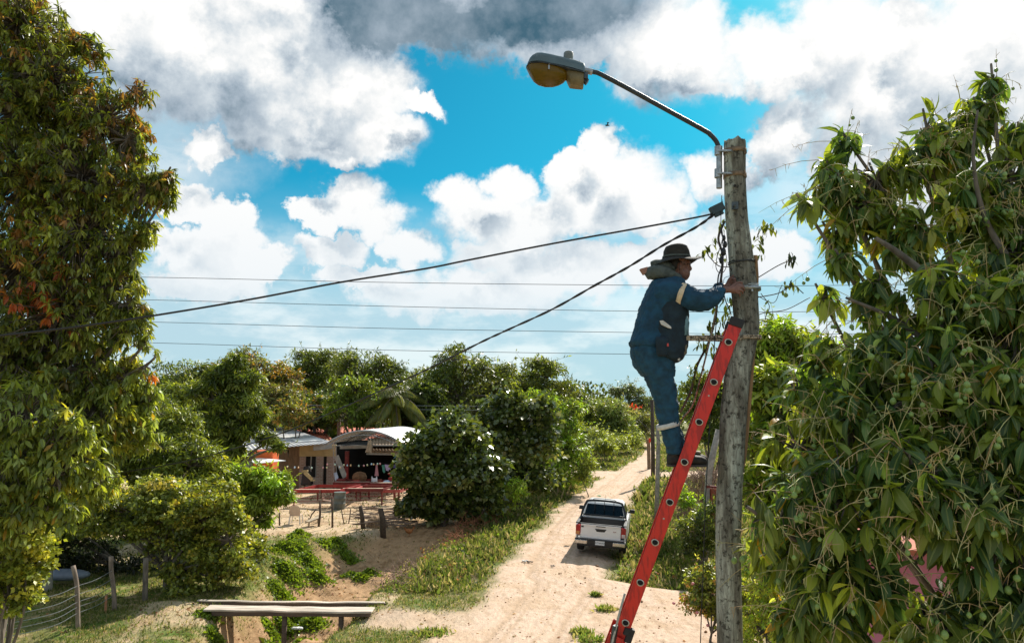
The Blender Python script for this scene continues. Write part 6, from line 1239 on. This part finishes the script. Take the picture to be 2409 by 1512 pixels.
for u, v in ((727, 1236), (748, 1230)): m = MB(); g_ = G(u, v); m.bar((g_[0], g_[1], .0), (g_[0], g_[1], .34), .06, .06); m.build('leg', GREYT, t)
# stakes and posts of the yard fence
PST = mat('dark_post', (.10, .07, .05), .95, var=.4, scale=12, bump=.5)
for lab, cat_, pts, r in [('thin stake at the far left of the yard edge', 'stake', [(658,1236),(657,1205)], .035), ('thin stake just left of the sagging bench', 'stake', [(725,1226),(733,1210),(744,1197)], .03), ('leaning bark stake beside the rocking chair', 'stake', [(749,1237),(753,1210),(753,1180)], .05),
      ('straight stake in front of the metal drum', 'stake', [(782,1240),(782,1210),(781,1172)], .045), ('bent thin stick right below the drum', 'stick', [(811,1233),(806,1215),(803,1197)], .025), ('thin stick leaning right, between drum and thick posts', 'stick', [(819,1231),(823,1215),(825,1196)], .025),
      ('thick dark post leaning left at the yard edge', 'post', [(855,1243),(852,1215),(848,1189)], .10), ('thickest dark post at the right end of the yard edge', 'post', [(902,1253),(900,1220),(895,1196)], .12)]:
    g0 = G(*pts[0]); Yp = g0[1]; q_ = [np.array([*P(u, v, Yp)]) for u, v in pts]; q_[0][2] = min(q_[0][2], tz1(q_[0][0], Yp))-.1; m = MB(); m.tube(q_, [r, r*.95, r*.85][:len(q_)], 8); tag(m.build('fence_post' if cat_ == 'post' else 'wooden_stake', PST, None, True), lab, cat_)
m = MB()
for i in range(46):
    a = G(rng.uniform(850, 960), rng.uniform(1195, 1235), .08+.25*rng.random()); d = nrm(np.array([1, rng.normal()*.5, rng.normal()*.10]))*rng.uniform(.5, 1.4); m.tube([a-d, a+d], rng.uniform(.012, .03), 4)
wp = m.build('brush_pile', mat('grey_sticks', (.26, .19, .15), .9, var=.5, scale=5), None); tag(wp, 'heap of grey sticks and poles lying right of the red frames', 'brushwood')
m = MB(); c = G(880, 1243, 0); m.ell((c[0]+.02, c[1]+.5, tz1(c[0], c[1]+.5)), (.46, .4, .46), nu=16, nv=10); hp = disp(m.build('twig_heap', mat('brown_twig_heap', (.40, .26, .15), .95, var=.6, scale=14, bump=1.), None, True, remesh=.04), .12, .12); tag(hp, 'round brown heap of twigs beside the thickest post', 'heap')
for lab, (u, v), sz in (('pair of pale cloth shreds hanging at the foot of the dark tree', (972, 1206), .45),):
    m = MB(); m.prism([P(u-8, v+18, 32), P(u-4, v-8, 32), P(u+1, v-12, 32), P(u, v+14, 32)], (0, .04, 0)); m.prism([P(u+3, v+14, 32), P(u+5, v-10, 32), P(u+10, v-12, 32), P(u+9, v+8, 32)], (0, .04, 0)); tag(m.build('white_sacks', WMET, None, bevel=.01), lab, 'cloth')
m = MB(); m.box(P(935, 1195, 35), (.30, .05, .75), Matrix.Rotation(.35, 3, 'Y')); tag(m.build('grey_board', PST, None), 'grey board propped beside the dark tree', 'board')
hn = thing('hen', 'small brown hen pecking at the edge of the yard near the dark tree', 'hen', tuple(G(962, 1250)))
c = G(962, 1248); c[2] = tz1(c[0], c[1]); m = MB(); m.ell(c+np.array([0, 0, .22]), (.15, .09, .10), Matrix.Rotation(.15, 3, 'Y')); m.tube([c+np.array([.09, 0, .24]), c+np.array([.17, 0, .30]), c+np.array([.19, 0, .36])], [.05, .035, .03], 8); m.ell(c+np.array([.205, 0, .37]), (.032, .026, .028)); m.tube([c+np.array([-.10, 0, .25]), c+np.array([-.20, 0, .36])], [.06, .02], 8)
m.tube([c+np.array([.23, 0, .37]), c+np.array([.255, 0, .365])], [.01, .003], 5)
for s in (-.035, .035): m.tube([c+np.array([0, s, .16]), c+np.array([.015, s, .08]), c+np.array([0, s, -.01])], [.02, .011, .010], 6)
m.build('body', mat('hen_feathers', (.42, .16, .05), .8, var=.5, scale=20), hn, True, remesh=.012)
m = MB(); m.ell(c+np.array([.21, 0, .405]), (.022, .006, .014)); m.build('comb', REDP, hn, True)
# ------------------------------------------------------------------ small lamp pole, far objects
LPo = thing('utility_pole', 'small distant pole with a curved street light arm above the roofs', 'utility pole', tuple(P(798, 1100, 52)))
m = MB(); m.tube([(P(798, 945, 52)[0]-.05, 52, 0), P(800, 945, 52)], .12, 8); m.build('shaft', mat('far_pole_wood', (.30, .17, .13), .9, var=.3, scale=3), LPo, True)
m = MB(); m.tube(curve_pts([P(799, 952, 51.8), P(802, 935, 51.8), P(808, 922, 51.8), P(814, 912, 51.8)], 4), .05, 6); m.build('lamp_arm', GALV, LPo, True)
m = MB(); m.ell(P(816, 910, 51.8), (.20, .14, .11)); m.build('lamp_head', mat('white_lamp', (.8, .8, .8), .4, var=.1, scale=3), LPo, True)
m = MB(); m.bar(P(788, 988, 51.8), P(812, 990, 51.8), .09, .09); m.build('crossarm', GALV, LPo)
def polex(name, lab, pts, Y, r0, r1, ma, cat_):
    q_ = [P(u, v, Y) for u, v in pts]; q_[0][2] = tz1(q_[0][0], Y)-.3; m = MB(); m.tube(q_, list(np.linspace(r0, r1, len(q_))), 10); return tag(m.build(name, ma, None, True), lab, cat_)
polex('utility_pole', 'dark straight pole standing at the crossing beyond the ladder', [(1536,1128),(1536,1060),(1534,940)], 48, .15, .12, PST, 'utility pole')
polex('slender_trunk', 'slender pale grey trunk just left of the ladder below the boots', [(1543,1200),(1547,1120),(1549,1040),(1546,1000)], 34, .12, .07, mat('pale_bark', (.36, .33, .29), .9, var=.4, scale=8, bump=.4), 'trunk')
polex('leaning_pole', 'pale leaning pole between ladder and wooden pole, foot in the brush', [(1650,1200),(1668,1110),(1690,1010)], 25, .14, .09, bpy.data.materials['pale_bark'], 'pole')
m = MB(); a = P(1526, 1060, 58); m.box((a[0], 58, 1.0), (.26, .12, 2.6)); tag(m.build('red_gate_post', RUST, None, bevel=.02), 'red brown post standing behind the dark straight pole', 'post')
cloth('red_flag', 'red cloth on the far post behind the worker knees', [(1526,1030),(1535,1031),(1536,1039),(1531,1038),(1527,1042)], 57.5, (.75, .06, .03), 'cloth')
RB = thing('brick_red_gate', 'narrow brick red metal gate beside the wooden pole at road level', 'gate', tuple(P(1690, 1290, 24.5)))
m = MB(); m.prism([P(1668, 1148, 24.5), P(1720, 1152, 23.4), P(1720, 1292, 23.4), P(1668, 1284, 24.5)], (0, .05, 0)); m.build('panel', mat('brick_red_sheet', (.34, .09, .05), .7, var=.3, scale=3), RB)
m = MB(); m.bar(P(1665, 1146, 24.45), P(1667, 1290, 24.45), .10, .10); m.build('gate_post', CONC, RB); m = MB(); m.bar(P(1662, 1144, 24.4), P(1722, 1148, 23.3), .08, .08); m.build('top_rail', REDD, RB)
m = MB(); c = P(1565, 1118, 40); m.tube([c+np.array([math.cos(t)*.27, 0, math.sin(t)*.27]) for t in np.arange(21)*2*PI/20], .02, 5, cap=False); tag(m.build('wheel_hoop', CABLE, None, True), 'thin dark wheel lying upright beyond the ladder', 'hoop')
# far white roof
t = thing('white_roof_shed', 'white roofed shed glimpsed through the dark trees', 'shed', tuple(P(1130, 1040, 58)))
m = MB(); m.prism([P(1104, 1012, 56), P(1160, 1020, 56), P(1148, 1002, 62), P(1108, 999, 62)], (0, 0, .05)); m.build('roof', WMET, t); m = MB(); a = P(1132, 1020, 58); m.box((a[0], 59, 1.4), (1.6, 4, 2.9)); m.build('wall', CONC, t)
t = thing('white_roof_shed', 'pale roof showing between the leaves at the far left', 'shed', tuple(P(390, 1040, 55)))
m = MB(); m.prism([P(320, 1012, 52), P(560, 1014, 52), P(560, 1000, 60), P(340, 998, 60)], (0, 0, .05)); m.build('roof', WMET, t); m = MB(); a = P(440, 1020, 54); m.box((a[0], 56, 1.35), (6, 6, 2.7)); m.build('wall', CONC, t)
# pink building behind the right tree
t = thing('pink_house', 'pink and cream house wall glimpsed through the near mango tree', 'house', tuple(P(2200, 1500, 13.5)))
PK = mat('pink_paint', (.72, .22, .30), .8, var=.2, scale=2); xa, xb = P(1990, 1300, 13.5)[0], P(2900, 1300, 13.5)[0]
m = MB(); m.box(((xa+xb)/2, 14.5, 1.3), (xb-xa, 2, 2.6)); m.build('wall', PK, t); m = MB(); m.box(((xa+xb)/2+1.3, 13.46, 1.7), (2.0, .08, .9)); m.build('cream_panel', CREAM, t); m = MB(); m.box(((xa+xb)/2, 14.3, 2.65), (xb-xa+.5, 3, .08)); m.build('roof', TILE, t)
# ------------------------------------------------------------------ footbridge
BR = thing('footbridge', 'narrow plank footbridge crossing the dry ditch at the bottom left', 'footbridge', tuple(G(690, 1436)))
PLK = mat('weathered_plank', (.68, .58, .48), .9, var=.5, scale=9, stretch=(.15, 1, 1), bump=.5); PLD = mat('dark_beam', (.13, .09, .065), .9, var=.4, scale=9, stretch=(.2, 1, 1), bump=.5)
g0, g1 = P(470, 1416, 19.2), P(912, 1418, 19.2); h0, h1 = P(486, 1434, 18.3), P(876, 1440, 18.3); zt = .06
def beam(u0, v0, u1, v1, Y, w_, hgt, ma, name, sag=0):
    a, b_ = P(u0, v0, Y), P(u1, v1, Y); K = 10; rg = []
    for i in range(K+1):
        s = i/K; c = a*(1-s)+b_*s; z = c[2]+sag*math.sin(PI*s)+rng.normal()*.006; rg.append([(c[0], Y-w_/2, z-hgt), (c[0], Y+w_/2, z-hgt), (c[0], Y+w_/2, z), (c[0], Y-w_/2, z)])
    m = MB(); m.loft(rg); return m.build(name, ma, BR, bevel=.01)
beam(468, 1414, 910, 1417, 19.3, .16, .12, PLD, 'far_beam'); beam(465, 1411, 905, 1415, 19.28, .12, .03, PLK, 'far_plank')
beam(486, 1428, 878, 1433, 18.55, .42, .045, PLK, 'plank'); beam(500, 1436, 872, 1439, 18.42, .14, .10, PLD, 'near_beam'); beam(520, 1427, 880, 1430, 18.95, .26, .04, PLK, 'plank')
for u, v in ((670, 1445), (803, 1442)): m = MB(); a = P(u, v, 18.45); m.tube([(a[0], 18.45, -1.45), (a[0], 18.45, a[2])], .065, 8); m.build('leg', PLD, BR, True)
# ------------------------------------------------------------------ wire fence at the left
FN = thing('wire_fence', 'wire fence with five slack strands on crooked posts at the lower left', 'fence', tuple(G(186, 1462)))
BKP2 = mat('fence_post_wood', (.30, .23, .18), .95, var=.5, scale=10, stretch=(1, 1, .3), bump=.5)
def fpost(pts, Y, r, ma=BKP2):
    q_ = [P(u, v, Y) for u, v in pts]; q_[0][2] = tz1(q_[0][0], Y)-.15; m = MB(); m.tube(curve_pts(q_, 3), r, 8); m.build('post', ma, FN, True)
fpost([(186,1462),(182,1410),(180,1370),(172,1330)], 17.3, .05); fpost([(272,1426),(267,1380),(262,1345),(261,1308)], 18.9, .055); fpost([(341,1415),(342,1370),(343,1312)], 19.6, .07, BARK); fpost([(110,1370),(108,1320),(106,1290)], 21, .17, CONC); fpost([(249,1425),(250,1400)], 18.7, .03, mat('orange_stub', (.45, .2, .1), .9)); fpost([(-40,1530),(-42,1480),(-44,1400)], 15.2, .07)
for k in range(5):
    v2 = [1342, 1362, 1378, 1390, 1402][k]; v1 = [1378, 1398, 1416, 1428, 1442][k]; v0 = [1422, 1450, 1470, 1486, 1502][k]
    m = MB(); m.tube(curve_pts([P(263, v2, 18.85), P(225, (v1+v2)/2+3, 18.1), P(181, v1, 17.25), P(120, (v1*.55+v0*.45)+4, 16.3), P(-42, v0+8, 15.15)], 5), .008, 4); m.build('wire', GALV, FN)
# low trough glimpsed in the shade, white litter
m = MB(); c = G(150, 1372); m.ell((c[0], c[1], .25), (.75, .3, .16), nu=16, nv=8); tag(m.build('old_basin', mat('dull_blue', (.22, .26, .34), .5, var=.2), None, True), 'dull bluish basin lying in the shade behind the fence', 'basin')
for lab, (u, v), c, s in (('torn white plastic scrap under the footbridge', (700, 1482), (.8, .8, .8), .30), ('crumpled pale wrapper on the road edge left of the truck', (1232, 1322), (.7, .72, .7), .14), ('small green plastic scrap on the left verge before the crossing', (1410, 1168), (.1, .55, .25), .16), ('dark clump of rubbish lying on the road behind the truck shadow', (1300, 1333), (.06, .05, .04), .09), ('dark broken branch lying at the road edge left of the truck', (1244, 1322), (.06, .04, .03), .14), ('red scrap of plastic beside the rose bush', (1635, 1362), (.7, .12, .12), .10)):
    zz = -1.2 if v > 1470 else 0; g_ = G(u, v, zz); g_[2] = tz1(g_[0], g_[1])+.03; m = MB()
    for i in range(5): m.ell(g_+np.array([rng.normal()*s*.4, rng.normal()*s*.3, rng.random()*.03]), (s*rng.uniform(.2, .5), s*rng.uniform(.15, .4), s*.14), nu=8, nv=5)
    tag(disp(m.build('litter', mat('litter_'+str(u), c, .7, var=.3, scale=20), None, True), .05, .05), lab, 'litter')
for lab, (u, v), r in (('round tuft of dry grass on the sandy side track', (1425, 1434), .30), ('green weed tuft at the bottom of the sand track, left of the ladder', (1370, 1490), .32), ('small weed tuft above the dry grass tuft', (1402, 1400), .14), ('green weed tuft at the bottom edge beside the ladder foot', (1390, 1508), .35), ('weed patch at the left edge of the sandy track', (1020, 1488), .45)):
    g_ = G(u, v); n = 260; po = g_+np.stack([rng.normal(size=n)*r*.4, rng.normal(size=n)*r*.35, np.zeros(n)], -1); po[:, 2] = tz(po[:, 0], po[:, 1]); d_ = rng.normal(size=(n, 3))*.6; d_[:, 2] = 1
    v_, f_, c_ = leaves(leaf_lo(.22, .4), po, nrm(d_), rdir(n), .13*rng.uniform(.4, 1.2, n), rng.uniform(.2, .8, n), pick([(.2, .24, .05, 2), (.32, .28, .12, 1), (.12, .2, .04, 1)], n)); tag(np_mesh('grass_tuft', v_, f_, GRM, c_), lab, 'tuft', kind='stuff')
# the small bird high in the sky
m = MB(); c = P(1429, 295, 60); m.ell(c, (.20, .09, .07), nu=8, nv=6); m.prism([c+np.array([-.02, -.05, 0]), c+np.array([.10, -.4, .08]), c+np.array([-.10, -.42, .08])], (0, 0, .02)); m.prism([c+np.array([-.02, .05, 0]), c+np.array([.10, .4, .08]), c+np.array([-.10, .42, .08])], (0, 0, .02)); tag(m.build('bird', BLK, None, True), 'tiny dark bird flying above the cumulus cloud', 'bird')
